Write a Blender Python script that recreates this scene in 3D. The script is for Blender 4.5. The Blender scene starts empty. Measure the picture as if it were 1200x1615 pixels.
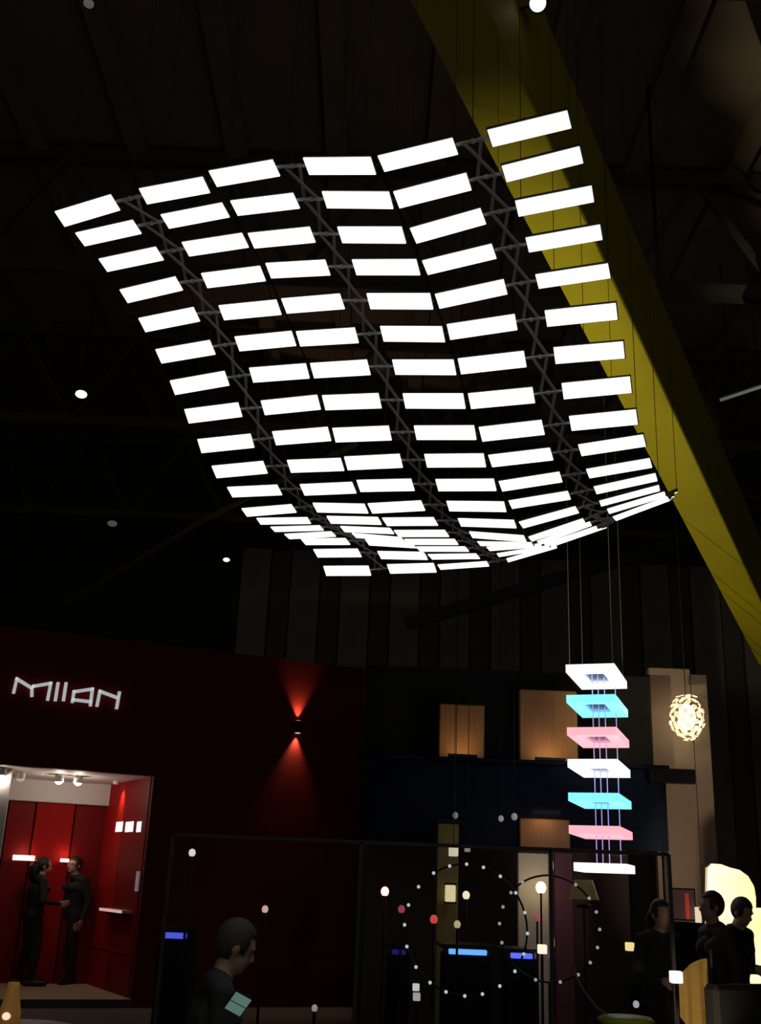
import bpy, bmesh, math, random
from mathutils import Vector, Matrix, Quaternion

random.seed(7)
SC = bpy.context.scene
COL = SC.collection

# ------------------------------------------------------------------ camera
F_PX, IMG_W, IMG_H = 1700.0, 1200.0, 1615.0
PITCH, ROLL, EYE = math.radians(19.2), math.radians(-2.3), 1.6
FWD = Vector((0, math.cos(PITCH), math.sin(PITCH)))
_r0 = Vector((1, 0, 0)); _u0 = _r0.cross(FWD)
RIGHT = _r0 * math.cos(ROLL) - _u0 * math.sin(ROLL)
UP = RIGHT.cross(FWD)
CAM = Vector((0, 0, EYE))
cd = bpy.data.cameras.new('camera'); cam = bpy.data.objects.new('camera', cd); COL.objects.link(cam)
cd.sensor_fit = 'VERTICAL'; cd.sensor_height = 36.0; cd.lens = 36.0 * F_PX / IMG_H
cd.clip_start = 0.05; cd.clip_end = 200
cam.matrix_world = Matrix((RIGHT, UP, -FWD)).transposed().to_4x4()
cam.location = CAM
SC.camera = cam

# ------------------------------------------------------------------ world, exposure
w = bpy.data.worlds.new('hall_darkness'); SC.world = w; w.use_nodes = True
w.node_tree.nodes['Background'].inputs[0].default_value = (0.9, 0.85, 0.75, 1)
w.node_tree.nodes['Background'].inputs[1].default_value = 0.16
SC.view_settings.view_transform = 'Standard'; SC.view_settings.look = 'None'
SC.view_settings.exposure = 0.0; SC.view_settings.gamma = 1.0; SC.view_settings.use_curve_mapping = False


def ray(px, py):
    return (FWD + RIGHT * ((px - 600) / F_PX) + UP * ((807.5 - py) / F_PX)).normalized()
def at(px, py, Y):
    d = ray(px, py); return CAM + d * (Y / d.y)
def at_z(px, py, Z):
    d = ray(px, py); return CAM + d * ((Z - EYE) / d.z)

# ------------------------------------------------------------------ materials
MATS = {}
def mat(name, col, rough=0.6, metal=0.0, emit=None, estr=0.0, noise=0.0, scale=8.0, bump=0.0, alpha=None, trans=0.0, spec=None):
    if name in MATS: return MATS[name]
    m = bpy.data.materials.new(name); m.use_nodes = True; MATS[name] = m
    nt = m.node_tree; b = nt.nodes['Principled BSDF']
    b.inputs['Base Color'].default_value = (*col, 1); b.inputs['Roughness'].default_value = rough
    b.inputs['Metallic'].default_value = metal
    if spec is not None: b.inputs['Specular IOR Level'].default_value = spec
    if trans: b.inputs['Transmission Weight'].default_value = trans
    if emit:
        b.inputs['Emission Color'].default_value = (*emit, 1); b.inputs['Emission Strength'].default_value = estr
    if noise or bump:
        tc = nt.nodes.new('ShaderNodeTexCoord'); n = nt.nodes.new('ShaderNodeTexNoise')
        n.inputs['Scale'].default_value = scale; n.inputs['Detail'].default_value = 5
        nt.links.new(tc.outputs['Object'], n.inputs['Vector'])
        if noise:
            mx = nt.nodes.new('ShaderNodeMix'); mx.data_type = 'RGBA'
            mx.inputs['A'].default_value = (*[c * (1 - noise) for c in col], 1)
            mx.inputs['B'].default_value = (*[min(1, c * (1 + noise)) for c in col], 1)
            nt.links.new(n.outputs['Fac'], mx.inputs['Factor']); nt.links.new(mx.outputs['Result'], b.inputs['Base Color'])
        if bump:
            bp = nt.nodes.new('ShaderNodeBump'); bp.inputs['Strength'].default_value = bump; bp.inputs['Distance'].default_value = 0.01
            nt.links.new(n.outputs['Fac'], bp.inputs['Height']); nt.links.new(bp.outputs['Normal'], b.inputs['Normal'])
    return m
def wood(name, col):
    if name in MATS: return MATS[name]
    m = mat(name, col, 0.5); nt = m.node_tree; b = nt.nodes['Principled BSDF']
    tc = nt.nodes.new('ShaderNodeTexCoord'); mp = nt.nodes.new('ShaderNodeMapping'); n = nt.nodes.new('ShaderNodeTexNoise')
    mp.inputs['Scale'].default_value = (9, 9, 0.8); n.inputs['Scale'].default_value = 4; n.inputs['Detail'].default_value = 6
    mx = nt.nodes.new('ShaderNodeMix'); mx.data_type = 'RGBA'
    mx.inputs['A'].default_value = (*[c * 0.7 for c in col], 1); mx.inputs['B'].default_value = (*[c * 1.25 for c in col], 1)
    nt.links.new(tc.outputs['Object'], mp.inputs['Vector']); nt.links.new(mp.outputs['Vector'], n.inputs['Vector'])
    nt.links.new(n.outputs['Fac'], mx.inputs['Factor']); nt.links.new(mx.outputs['Result'], b.inputs['Base Color'])
    return m

BLACK = mat('black_metal', (0.012, 0.012, 0.013), 0.45, 0.6)
STEEL = mat('dark_steel', (0.11, 0.10, 0.09), 0.5, 0.5, noise=0.3)
OLED = mat('oled_light', (0.8, 0.8, 0.8), 0.3, emit=(1.0, 0.99, 0.96), estr=1.7)
YELLOW = mat('yellow_green_paint', (0.42, 0.36, 0.006), 0.65, noise=0.12, scale=3, bump=0.05)
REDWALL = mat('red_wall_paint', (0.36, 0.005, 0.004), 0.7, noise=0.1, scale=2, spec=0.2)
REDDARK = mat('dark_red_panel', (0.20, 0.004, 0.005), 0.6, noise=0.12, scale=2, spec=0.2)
CREAM = mat('cream_plaster', (0.62, 0.55, 0.45), 0.8, noise=0.06)
WHITE = mat('white_paint', (0.75, 0.73, 0.70), 0.6, noise=0.04)
CARPET = mat('beige_carpet', (0.50, 0.42, 0.28), 0.95, noise=0.12, scale=40, bump=0.2)
NAVY = mat('navy_panel', (0.007, 0.010, 0.022), 0.8, noise=0.2, spec=0.1)
GLASS = mat('partition_glass', (0.95, 0.97, 0.97), 0.02, trans=1.0)
MATS['partition_glass'].node_tree.nodes['Principled BSDF'].inputs['IOR'].default_value = 1.08
def emis(name, col, s): return mat(name, [min(1, c) * 0.6 for c in col], 0.4, emit=col, estr=s)

# ------------------------------------------------------------------ mesh helpers
def link(o, parent=None):
    COL.objects.link(o)
    if parent: o.parent = parent
    return o
def empty(name, loc=(0, 0, 0), rz=0.0):
    o = bpy.data.objects.new(name, None); COL.objects.link(o); o.location = loc; o.rotation_euler = (0, 0, rz)
    o.empty_display_size = 0.1
    return o
def tag(o, label=None, cat=None, group=None, kind=None):
    if label: o['label'] = label
    if cat: o['category'] = cat
    if group: o['group'] = group
    if kind: o['kind'] = kind
    return o
def box(bm, lo, hi, M=None):
    vs = [Vector((x, y, z)) for x in (lo[0], hi[0]) for y in (lo[1], hi[1]) for z in (lo[2], hi[2])]
    if M is not None: vs = [M @ v for v in vs]
    v = [bm.verts.new(p) for p in vs]
    for f in ((0, 1, 3, 2), (4, 6, 7, 5), (0, 4, 5, 1), (2, 3, 7, 6), (0, 2, 6, 4), (1, 5, 7, 3)):
        bm.faces.new([v[i] for i in f])
def bar(bm, p, q, wd, ht, upv=(0, 0, 1)):
    p, q = Vector(p), Vector(q); d = (q - p); L = d.length; d.normalize()
    u = Vector(upv)
    if abs(d.dot(u)) > 0.98: u = Vector((0, 1, 0))
    s = d.cross(u).normalized(); t = s.cross(d).normalized()
    M = Matrix((d, s, t)).transposed().to_4x4(); M.translation = p
    box(bm, (0, -wd / 2, -ht / 2), (L, wd / 2, ht / 2), M)
def tube(bm, pts, r, n=8, caps=True):
    pts = [Vector(p) for p in pts]; rs = r if isinstance(r, (list, tuple)) else [r] * len(pts)
    rings = []; prev = None
    for i, p in enumerate(pts):
        d = (pts[min(i + 1, len(pts) - 1)] - pts[max(i - 1, 0)]).normalized()
        u = Vector((0, 0, 1)) if abs(d.z) < 0.9 else Vector((1, 0, 0))
        if prev is not None: u = prev
        s = d.cross(u).normalized(); t = s.cross(d).normalized(); prev = t
        rings.append([bm.verts.new(p + (s * math.cos(a) + t * math.sin(a)) * rs[i]) for a in [2 * math.pi * k / n for k in range(n)]])
    for a, b in zip(rings, rings[1:]):
        for k in range(n): bm.faces.new((a[k], a[(k + 1) % n], b[(k + 1) % n], b[k]))
    if caps: bm.faces.new(rings[0][::-1]); bm.faces.new(rings[-1])
def ball(bm, c, r, u=10, v=7, sc=(1, 1, 1)):
    bmesh.ops.create_uvsphere(bm, u_segments=u, v_segments=v, radius=1.0,
        matrix=Matrix.Translation(c) @ Matrix.Diagonal((r * sc[0], r * sc[1], r * sc[2], 1)))
def lathe(bm, prof, n=20, M=None):
    rings = []
    for (r, z) in prof:
        ring = []
        for k in range(n):
            a = 2 * math.pi * k / n; p = Vector((r * math.cos(a), r * math.sin(a), z))
            ring.append(bm.verts.new(M @ p if M is not None else p))
        rings.append(ring)
    for a, b in zip(rings, rings[1:]):
        for k in range(n): bm.faces.new((a[k], a[(k + 1) % n], b[(k + 1) % n], b[k]))
    if prof[0][0] > 1e-4: bm.faces.new(rings[0][::-1])
    if prof[-1][0] > 1e-4: bm.faces.new(rings[-1])
def mesh(name, bm, m, parent=None, smooth=False, bevel=0.0):
    bmesh.ops.remove_doubles(bm, verts=bm.verts, dist=1e-6)
    bmesh.ops.recalc_face_normals(bm, faces=bm.faces)
    if bevel: bmesh.ops.bevel(bm, geom=bm.edges[:], offset=bevel, segments=1, affect='EDGES', clamp_overlap=True)
    me = bpy.data.meshes.new(name); bm.to_mesh(me); bm.free(); me.materials.append(m)
    if smooth:
        for p in me.polygons: p.use_smooth = True
    return link(bpy.data.objects.new(name, me), parent)
def mbox(name, lo, hi, m, parent=None, bevel=0.0, M=None):
    bm = bmesh.new(); box(bm, lo, hi, M); return mesh(name, bm, m, parent, bevel=bevel)
def light(name, kind, loc, power, col=(1, 1, 1), parent=None, target=None, size=0.05, spot=60, blend=0.5):
    ld = bpy.data.lights.new(name, kind); ld.energy = power; ld.color = col
    if kind == 'AREA': ld.size = size
    else: ld.shadow_soft_size = size
    if kind == 'SPOT': ld.spot_size = math.radians(spot); ld.spot_blend = blend
    o = bpy.data.objects.new(name, ld); link(o, parent); o.location = loc
    if target is not None:
        o.rotation_euler = (Vector(target) - Vector(loc)).to_track_quat('-Z', 'Y').to_euler()
    return o

# ================================================================== THE HALL
HX0, HX1, HY0, HY1, HZ = -11.0, 9.5, -6.0, 23.0, 10.0
FLOORM = mat('dark_hall_carpet', (0.13, 0.115, 0.10), 0.9, noise=0.3, scale=30)
CEILM = mat('dark_roof_deck', (0.20, 0.15, 0.11), 0.9, noise=0.4, scale=1.2)
WALLM = mat('dark_hall_wall', (0.05, 0.045, 0.04), 0.8, noise=0.2)
tag(mbox('floor', (HX0, HY0, -0.2), (HX1, HY1, 0), FLOORM), 'dark carpeted floor of the exhibition hall', 'floor', kind='structure')
tag(mbox('wall_left', (HX0 - 0.2, HY0, 0), (HX0, HY1, HZ), WALLM), 'dark side wall of the hall on the left', 'wall', kind='structure')
tag(mbox('wall_right', (HX1, HY0, 0), (HX1 + 0.2, HY1, HZ), WALLM), 'dark side wall of the hall on the right', 'wall', kind='structure')
wb = tag(mbox('wall_back', (HX0, HY1, 0), (HX1, HY1 + 0.2, HZ), WALLM), 'dark end wall of the hall clad in tall boards', 'wall', kind='structure')
# tall cladding boards of the end wall, alternating depth
CLAD = mat('grey_brown_cladding', (0.40, 0.35, 0.29), 0.8, noise=0.25, scale=2)
cb = bmesh.new(); box(cb, (0.0, -0.10, 0), (0.62, 0.0, 8.6)); clad0 = mesh('cladding_board', cb, CLAD, wb)
cb = bmesh.new(); box(cb, (0.0, -0.05, 0), (0.40, 0.0, 8.6)); clad1 = mesh('cladding_board', cb, mat('dark_cladding', (0.20, 0.175, 0.15), 0.8, noise=0.25, scale=2), wb)
x = -3.0; k = 0
while x < 8.6:
    src = (clad0, clad1)[k % 2]
    o = src if k < 2 else link(src.copy(), wb)
    o.location = (x, HY1, 0.0); x += (0.66, 0.44)[k % 2]; k += 1
ceil = tag(mbox('ceiling', (HX0, HY0, HZ), (HX1, HY1, HZ + 0.2), CEILM), 'dark brown roof deck of the hall', 'ceiling', kind='structure')
rb = bmesh.new(); box(rb, (-0.12, HY0, -0.14), (0.12, HY1, 0)); rib0 = mesh('deck_rib', rb, CEILM, ceil)
for k in range(17):
    o = rib0 if k == 0 else link(rib0.copy(), ceil)
    o.location = (HX0 + 0.7 + k * 1.2, 0, HZ)

def truss(Y, label):
    t = tag(empty('roof_truss', (0, Y, 8.3)), label, 'truss', 'lattice trusses under the roof', kind=None)
    for (dy, z) in ((0, 0.0), (0, 1.55)):
        bm = bmesh.new(); bar(bm, (HX0, dy, z), (HX1, dy, z), 0.16, 0.16); mesh('chord', bm, STEEL, t)
    bm = bmesh.new(); bar(bm, (0, 0, 0.0), (0.95, 0, 1.55), 0.07, 0.07); w0 = mesh('web_member', bm, STEEL, t)
    bm = bmesh.new(); bar(bm, (0.95, 0, 1.55), (1.9, 0, 0), 0.07, 0.07); w1 = mesh('web_member', bm, STEEL, t)
    for k in range(10):
        for wsrc in (w0, w1):
            o = wsrc if k == 0 else link(wsrc.copy(), t)
            o.location = (HX0 + 0.4 + k * 1.9, 0, 0)
truss(6.5, 'dark steel lattice truss nearest overhead across the hall roof')
truss(11.0, 'dark steel lattice truss second from the near end of the roof')
truss(15.5, 'dark steel lattice truss third from the near end of the roof')
truss(20.0, 'dark steel lattice truss farthest back, before the clad end wall')
# thin service pipe running up to the roof at the left
bm = bmesh.new(); tube(bm, [at(104, 952, 18.5), at(330, 815, 15.5), at(560, 700, 13.2)], 0.045, 8)
tag(mesh('service_pipe', bm, mat('dull_olive_pipe', (0.22, 0.17, 0.06), 0.5)), 'thin dull pipe slanting across the dark roof at the left', 'pipe')
bm = bmesh.new(); p0, p1 = at(640, 984, 19), at(1210, 815, 19); bar(bm, p0, p1, 0.12, 0.22)
tag(mesh('cable_tray', bm, mat('dark_cable_tray', (0.03, 0.03, 0.03), 0.5)), 'dark cable tray sloping over the clad end wall', 'cable tray')

# high bay lamps of the hall
def hall_lamp(px, py, Z, rad, glow, label, power=0.0, tilt=(0, 0, -1)):
    p = at_z(px, py, Z)
    t = tag(empty('ceiling_spotlight', p), label, 'spotlight', 'small lamps hung in the hall roof')
    d = (CAM - p).normalized() * 0.5 + Vector((0, 0, -1)); d.normalize()
    M = d.to_track_quat('-Z', 'Y').to_matrix().to_4x4()
    bm = bmesh.new(); lathe(bm, [(rad * 0.5, rad * 2.0), (rad * 0.95, rad * 1.6), (rad * 1.1, 0.0), (rad * 0.98, 0.0), (rad * 0.9, rad * 0.2)], 16, M)
    mesh('lamp_housing', bm, BLACK, t, True)
    bm = bmesh.new(); lathe(bm, [(0.001, rad * -0.18), (rad * 0.6, rad * -0.1), (rad * 0.98, rad * 0.05)], 16, M)
    mesh('lamp_lens', bm, emis('hall_lamp_%s' % (glow,), (1.0, 0.97, 0.92), glow), t, True)
    bm = bmesh.new(); tube(bm, [(0, 0, rad * 1.9), (0, 0, HZ - p.z)], 0.012, 6); mesh('stem', bm, BLACK, t)
    if power: light('hall_lamp_light', 'SPOT', d * rad * 0.4, power, (1, 0.95, 0.88), t, target=d * 3, size=rad, spot=110, blend=0.8)
    return t
hall_lamp(128, 622, 8.1, 0.085, 3.0, 'small bright hall lamp left of the lit panels', 4)
hall_lamp(357, 883, 8.1, 0.075, 1.6, 'small hall lamp under the lower left edge of the lit panels', 2)
hall_lamp(421, 960, 8.1, 0.10, 0.10, 'faint hall lamp above the red lit wall sconce')
hall_lamp(140, 6, 8.1, 0.045, 0.07, 'faint hall lamp at the top left of the roof')
hall_lamp(177, 826, 8.1, 0.10, 0.06, 'faint hall lamp over the slanting roof pipe')
# fluorescent tube at the right
t = tag(empty('tube_light', at(1168, 620, 13)), 'dim fluorescent tube light right of the yellow beam', 'tube light')
q0, q1 = at(1136, 631, 13) - t.location, at(1212, 606, 13) - t.location
bm = bmesh.new(); tube(bm, [q0, q1], 0.022, 10); mesh('tube', bm, emis('dim_tube', (0.75, 0.85, 0.8), 0.09), t)
bm = bmesh.new(); bar(bm, q0 + Vector((0, 0, 0.06)), q1 + Vector((0, 0, 0.06)), 0.09, 0.05); mesh('fixture', bm, BLACK, t)
for q in (q0.lerp(q1, 0.2), q0.lerp(q1, 0.8)):
    bm = bmesh.new(); tube(bm, [q + Vector((0, 0, 0.08)), (q.x, q.y, HZ - t.location.z)], 0.006, 5); mesh('hanger', bm, BLACK, t)

FLOOD_W = 1700
# ================================================================== YELLOW BEAM
BD = ray(1577, 1770); BL = Vector((0, 0, 1)).cross(BD).normalized(); BU = BD.cross(BL)
BM0 = at(775, 23, 5.0); BW, BH = 0.41, 1.0
T0, T1 = -7.0, (HX1 - 0.02 - BM0.x) / BD.x
beam = tag(empty('box_beam', BM0), 'large yellow green slanting box beam passing behind the lit panels', 'beam')
MB_ = Matrix((BD, BL, BU)).transposed().to_4x4()
bm = bmesh.new(); box(bm, (T0, 0.0, 0.0), (T1, BW, BH), MB_); mesh('beam_box', bm, YELLOW, beam, bevel=0.012)
for tt in (T0 + 0.6, 5.0, T1 - 1.0):
    p = BD * tt + BL * BW / 2 + BU * BH
    bm = bmesh.new(); tube(bm, [p - Vector((0, 0, 0.05)), (p.x, p.y, HZ - BM0.z)], 0.02, 8); mesh('hanger_rod', bm, BLACK, beam)
# spot lamp clamped to the beam side (seen at the very top of the picture)
n = -BL; d = ray(848, 5); tq = ((BM0 - CAM).dot(n) + 0.12) / d.dot(n); P = CAM + d * tq
t = tag(empty('clamp_spotlight', P), 'bright round spotlight clamped to the yellow beam at the top', 'spotlight')
M = ((CAM - P).normalized() + Vector((0.1, 0, -0.1))).to_track_quat('-Z', 'Y').to_matrix().to_4x4()
bm = bmesh.new(); lathe(bm, [(0.03, 0.09), (0.055, 0.06), (0.062, -0.01), (0.055, -0.01), (0.05, 0.01)], 18, M); mesh('lamp_housing', bm, BLACK, t, True)
bm = bmesh.new(); lathe(bm, [(0.001, -0.012), (0.035, -0.008), (0.056, 0.0)], 18, M); mesh('lamp_lens', bm, emis('clamp_lens', (1, 0.98, 0.95), 1.15), t, True)
bm = bmesh.new(); bar(bm, (0, 0, 0), BL * 0.12, 0.012, 0.012); mesh('clamp_arm', bm, BLACK, t)

# flood added out of view at the left to light the beam; its shutter hood lets light fall along the beam only
FL = Vector((-2.6, 5.0, 2.2)); TB = BM0 + BD * 12.0 + BL * 0.2
t = tag(empty('added_flood_lamp', FL), 'added unseen flood lamp on a stand at the left washing the underside of the yellow beam', 'spotlight')
bm = bmesh.new(); tube(bm, [(0, 0, -FL.z + 0.03), (0, 0, -0.05)], 0.02, 8); mesh('stand_pole', bm, BLACK, t)
bm = bmesh.new(); lathe(bm, [(0.24, -FL.z), (0.24, -FL.z + 0.02), (0.03, -FL.z + 0.04)], 20); mesh('stand_base', bm, BLACK, t)
fd = (TB - FL).normalized(); M = fd.to_track_quat('-Z', 'Y').to_matrix().to_4x4()
bm = bmesh.new(); lathe(bm, [(0.04, 0.14), (0.07, 0.12), (0.09, 0.0), (0.08, 0.0), (0.06, 0.08)], 18, M); mesh('lamp_housing', bm, BLACK, t, True)
slot = []                                  # azimuth -> lowest and highest direction of the beam seen from the lamp
for k in range(-30, 181):
    az_el = []
    for (yy, zz) in ((0, 0), (BW, 0), (BW, BH), (0, BH)):
        v = BM0 + BD * (k * 0.1) + BL * yy + BU * zz - FL; az_el.append((math.degrees(math.atan2(v.y, v.x)), math.degrees(math.atan2(v.z, math.hypot(v.x, v.y)))))
    slot.append(az_el)
def lit(az, el):
    best = [e for s_ in slot for (a, e) in s_ if abs(a - az) < 1.5]
    return bool(best) and min(best) - 0.5 < el < max(best) + 1.0
bm = bmesh.new(); HR = 0.35; cache = {}
def hv(a, e):
    if (a, e) not in cache:
        ar, er = math.radians(a), math.radians(e); cache[(a, e)] = bm.verts.new(Vector((math.cos(er) * math.cos(ar), math.cos(er) * math.sin(ar), math.sin(er))) * HR)
    return cache[(a, e)]
for a in range(-60, 130, 2):
    for e in range(-50, 88, 2):
        if not lit(a + 1, e + 1): bm.faces.new((hv(a, e), hv(a + 2, e), hv(a + 2, e + 2), hv(a, e + 2)))
mesh('added_shutter_hood', bm, mat('black_foil', (0.01, 0.01, 0.01), 0.9), t)  # unseen hood added to keep the flood's spill off roof and stands
light('added_flood_light', 'SPOT', (0, 0, 0), FLOOD_W, (1.0, 0.90, 0.55), t, target=TB - FL, size=0.012, spot=112, blend=1.0)

# ================================================================== LIT PANEL SCULPTURE
PANEL_POSE = [
    (-1.1221, 3.3947, 3.9083, -0.4183, 0.0443, -0.4270),
    (-1.0660, 3.5015, 3.8861, -0.2588, 0.0203, -0.3665),
    (-0.9998, 3.6191, 3.8499, -0.2717, 0.0115, -0.3534),
    (-0.9402, 3.7448, 3.7935, -0.3838, 0.0079, -0.3722),
    (-0.8839, 3.8667, 3.7315, -0.5005, 0.0443, -0.3604),
    (-0.8299, 3.9888, 3.6528, -0.5779, 0.0709, -0.3485),
    (-0.7810, 4.1065, 3.5706, -0.6810, 0.0389, -0.3230),
    (-0.7317, 4.2229, 3.4879, -0.7145, 0.0856, -0.3086),
    (-0.6851, 4.3439, 3.3998, -0.7213, 0.0946, -0.2991),
    (-0.6330, 4.4673, 3.3279, -0.5663, 0.0973, -0.3325),
    (-0.5747, 4.5948, 3.2761, -0.3782, 0.1130, -0.3406),
    (-0.5174, 4.7288, 3.2320, -0.2425, 0.0327, -0.3284),
    (-0.4575, 4.8562, 3.2267, -0.1127, 0.0317, -0.2223),
    (-0.4019, 4.9822, 3.2320, -0.0185, 0.0176, -0.2580),
    (-0.3451, 5.1041, 3.2400, -0.0457, 0.0200, -0.3312),
    (-0.2736, 5.2198, 3.2470, -0.1661, 0.1135, -0.3853),
    (-0.2142, 5.3368, 3.2239, -0.3511, 0.1403, -0.3776),
    (-0.1627, 5.4594, 3.1663, -0.5617, 0.1350, -0.2975),
    (-0.7779, 3.2533, 3.9102, -0.3267, 0.0447, -0.3226),
    (-0.7186, 3.3643, 3.8847, -0.2574, 0.0457, -0.3559),
    (-0.6574, 3.4838, 3.8431, -0.3125, 0.0820, -0.3463),
    (-0.5994, 3.6104, 3.7849, -0.4406, 0.1242, -0.3396),
    (-0.5432, 3.7353, 3.7161, -0.5040, 0.1455, -0.3298),
    (-0.4883, 3.8538, 3.6452, -0.5577, 0.1424, -0.3300),
    (-0.4357, 3.9730, 3.5656, -0.6434, 0.1485, -0.3044),
    (-0.3909, 4.0905, 3.4787, -0.6815, 0.1095, -0.3067),
    (-0.3469, 4.2098, 3.3915, -0.6476, 0.1131, -0.3010),
    (-0.2889, 4.3362, 3.3110, -0.5566, 0.1580, -0.3249),
    (-0.2357, 4.4622, 3.2522, -0.4450, 0.1397, -0.3567),
    (-0.1816, 4.5910, 3.2095, -0.3121, 0.1550, -0.3250),
    (-0.1206, 4.7174, 3.1967, -0.1821, 0.1189, -0.3085),
    (-0.0597, 4.8419, 3.1932, -0.0669, 0.1178, -0.3191),
    (-0.0059, 4.9620, 3.1973, 0.0198, 0.1414, -0.3057),
    (0.0575, 5.0788, 3.2051, -0.1131, 0.1467, -0.3269),
    (0.1192, 5.1988, 3.1833, -0.2859, 0.1456, -0.3559),
    (0.1713, 5.3130, 3.1510, -0.4723, 0.1213, -0.3417),
    (-0.5188, 3.1474, 3.9168, -0.3031, 0.1222, -0.3803),
    (-0.4543, 3.2644, 3.8755, -0.2726, 0.1491, -0.3675),
    (-0.4007, 3.3874, 3.8219, -0.3590, 0.1659, -0.3550),
    (-0.3452, 3.5068, 3.7672, -0.4149, 0.2258, -0.3567),
    (-0.2904, 3.6330, 3.6964, -0.4761, 0.2078, -0.3753),
    (-0.2359, 3.7570, 3.6226, -0.5557, 0.1935, -0.3333),
    (-0.1839, 3.8759, 3.5463, -0.6370, 0.2295, -0.3603),
    (-0.1357, 3.9968, 3.4615, -0.6655, 0.2317, -0.3406),
    (-0.0904, 4.1193, 3.3730, -0.6729, 0.1959, -0.3233),
    (-0.0389, 4.2389, 3.2981, -0.6339, 0.1752, -0.3396),
    (0.0167, 4.3611, 3.2411, -0.4832, 0.1626, -0.3397),
    (0.0689, 4.4923, 3.1903, -0.3607, 0.1100, -0.3721),
    (0.1347, 4.6202, 3.1684, -0.2186, 0.1415, -0.4074),
    (0.1936, 4.7483, 3.1561, -0.1316, 0.1162, -0.3981),
    (0.2457, 4.8712, 3.1565, -0.0708, 0.0917, -0.3689),
    (0.3064, 4.9869, 3.1593, -0.0290, 0.0881, -0.3915),
    (0.3710, 5.1010, 3.1588, -0.0624, 0.0821, -0.4031),
    (0.4288, 5.2220, 3.1505, -0.0749, -0.0161, -0.2907),
    (-0.1829, 3.0020, 3.8539, -0.2733, 0.2803, -0.3387),
    (-0.1214, 3.1179, 3.8061, -0.3238, 0.2736, -0.3172),
    (-0.0707, 3.2418, 3.7521, -0.3630, 0.2974, -0.3529),
    (-0.0162, 3.3604, 3.6990, -0.3715, 0.2587, -0.3357),
    (0.0392, 3.4818, 3.6337, -0.4686, 0.2638, -0.3258),
    (0.0924, 3.6028, 3.5669, -0.5031, 0.2747, -0.3351),
    (0.1446, 3.7264, 3.4931, -0.5424, 0.2538, -0.3285),
    (0.1919, 3.8508, 3.4107, -0.6078, 0.2502, -0.3230),
    (0.2453, 3.9726, 3.3306, -0.5811, 0.2042, -0.3038),
    (0.2960, 4.0937, 3.2611, -0.5500, 0.1827, -0.3110),
    (0.3517, 4.2154, 3.2023, -0.4469, 0.1542, -0.3142),
    (0.4086, 4.3440, 3.1553, -0.3305, 0.1391, -0.3035),
    (0.4689, 4.4743, 3.1259, -0.1865, 0.1357, -0.3214),
    (0.5304, 4.6027, 3.1079, -0.0829, 0.1619, -0.3322),
    (0.5805, 4.7247, 3.1136, 0.0415, 0.0746, -0.3291),
    (0.6360, 4.8394, 3.1379, 0.0463, -0.0259, -0.3329),
    (0.6950, 4.9501, 3.1539, 0.0663, -0.1337, -0.2693),
    (0.7509, 5.0587, 3.1783, 0.0265, -0.2674, -0.2483),
    (0.0739, 2.9032, 3.8337, -0.2057, -0.0144, -0.3587),
    (0.1288, 3.0223, 3.7859, -0.3491, -0.0279, -0.3588),
    (0.1900, 3.1426, 3.7336, -0.3252, -0.0443, -0.3957),
    (0.2394, 3.2657, 3.6825, -0.2822, -0.0406, -0.3650),
    (0.2935, 3.3915, 3.6218, -0.3682, -0.0529, -0.3182),
    (0.3454, 3.5114, 3.5571, -0.5130, 0.0048, -0.2772),
    (0.3958, 3.6331, 3.4759, -0.6086, 0.0949, -0.3136),
    (0.4455, 3.7556, 3.3894, -0.6562, 0.1317, -0.3294),
    (0.5003, 3.8788, 3.3088, -0.6023, 0.1162, -0.3669),
    (0.5522, 4.0004, 3.2475, -0.4208, 0.0659, -0.3739),
    (0.6095, 4.1265, 3.1944, -0.3045, -0.0319, -0.3425),
    (0.6656, 4.2514, 3.1619, -0.1883, -0.0565, -0.3529),
    (0.7252, 4.3806, 3.1314, -0.1198, -0.1696, -0.4065),
    (0.7818, 4.5109, 3.1192, -0.0260, -0.2670, -0.3659),
    (0.8363, 4.6321, 3.1462, 0.0292, -0.3175, -0.3339),
    (0.8876, 4.7517, 3.1725, 0.0895, -0.2969, -0.3263),
    (0.9358, 4.8695, 3.2081, 0.2676, -0.3340, -0.2919),
    (0.9843, 4.9826, 3.2550, 0.3651, -0.3501, -0.2772),
    (0.4152, 2.7742, 3.8483, -0.2027, -0.0155, -0.3618),
    (0.4744, 2.8948, 3.8102, -0.2257, -0.0474, -0.3524),
    (0.5336, 3.0199, 3.7622, -0.2472, -0.0365, -0.3007),
    (0.5858, 3.1476, 3.7056, -0.2339, -0.0100, -0.3143),
    (0.6376, 3.2742, 3.6391, -0.2616, 0.0293, -0.3343),
    (0.6879, 3.3994, 3.5594, -0.5013, 0.1012, -0.3129),
    (0.7378, 3.5205, 3.4740, -0.6233, 0.1302, -0.3029),
    (0.7868, 3.6381, 3.3909, -0.6494, 0.1044, -0.3064),
    (0.8351, 3.7579, 3.3149, -0.5687, 0.1015, -0.3361),
    (0.8914, 3.8748, 3.2621, -0.3373, 0.0107, -0.3815),
    (0.9453, 3.9980, 3.2170, -0.1984, -0.0455, -0.3816),
    (0.9982, 4.1186, 3.1989, -0.1179, -0.1241, -0.3611),
    (1.0435, 4.2428, 3.1936, -0.0115, -0.2127, -0.3120),
    (1.1019, 4.3653, 3.2086, 0.0047, -0.2441, -0.3384),
    (1.1534, 4.4907, 3.2280, 0.0223, -0.2864, -0.4357),
    (1.1986, 4.6095, 3.2681, 0.2873, -0.3620, -0.3708),
    (1.2474, 4.7218, 3.3266, 0.3934, -0.3942, -0.3624),
    (1.2960, 4.8325, 3.3912, 0.4284, -0.4083, -0.3700),
]
PANEL_L, PANEL_W = 0.25, 0.0662

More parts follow.
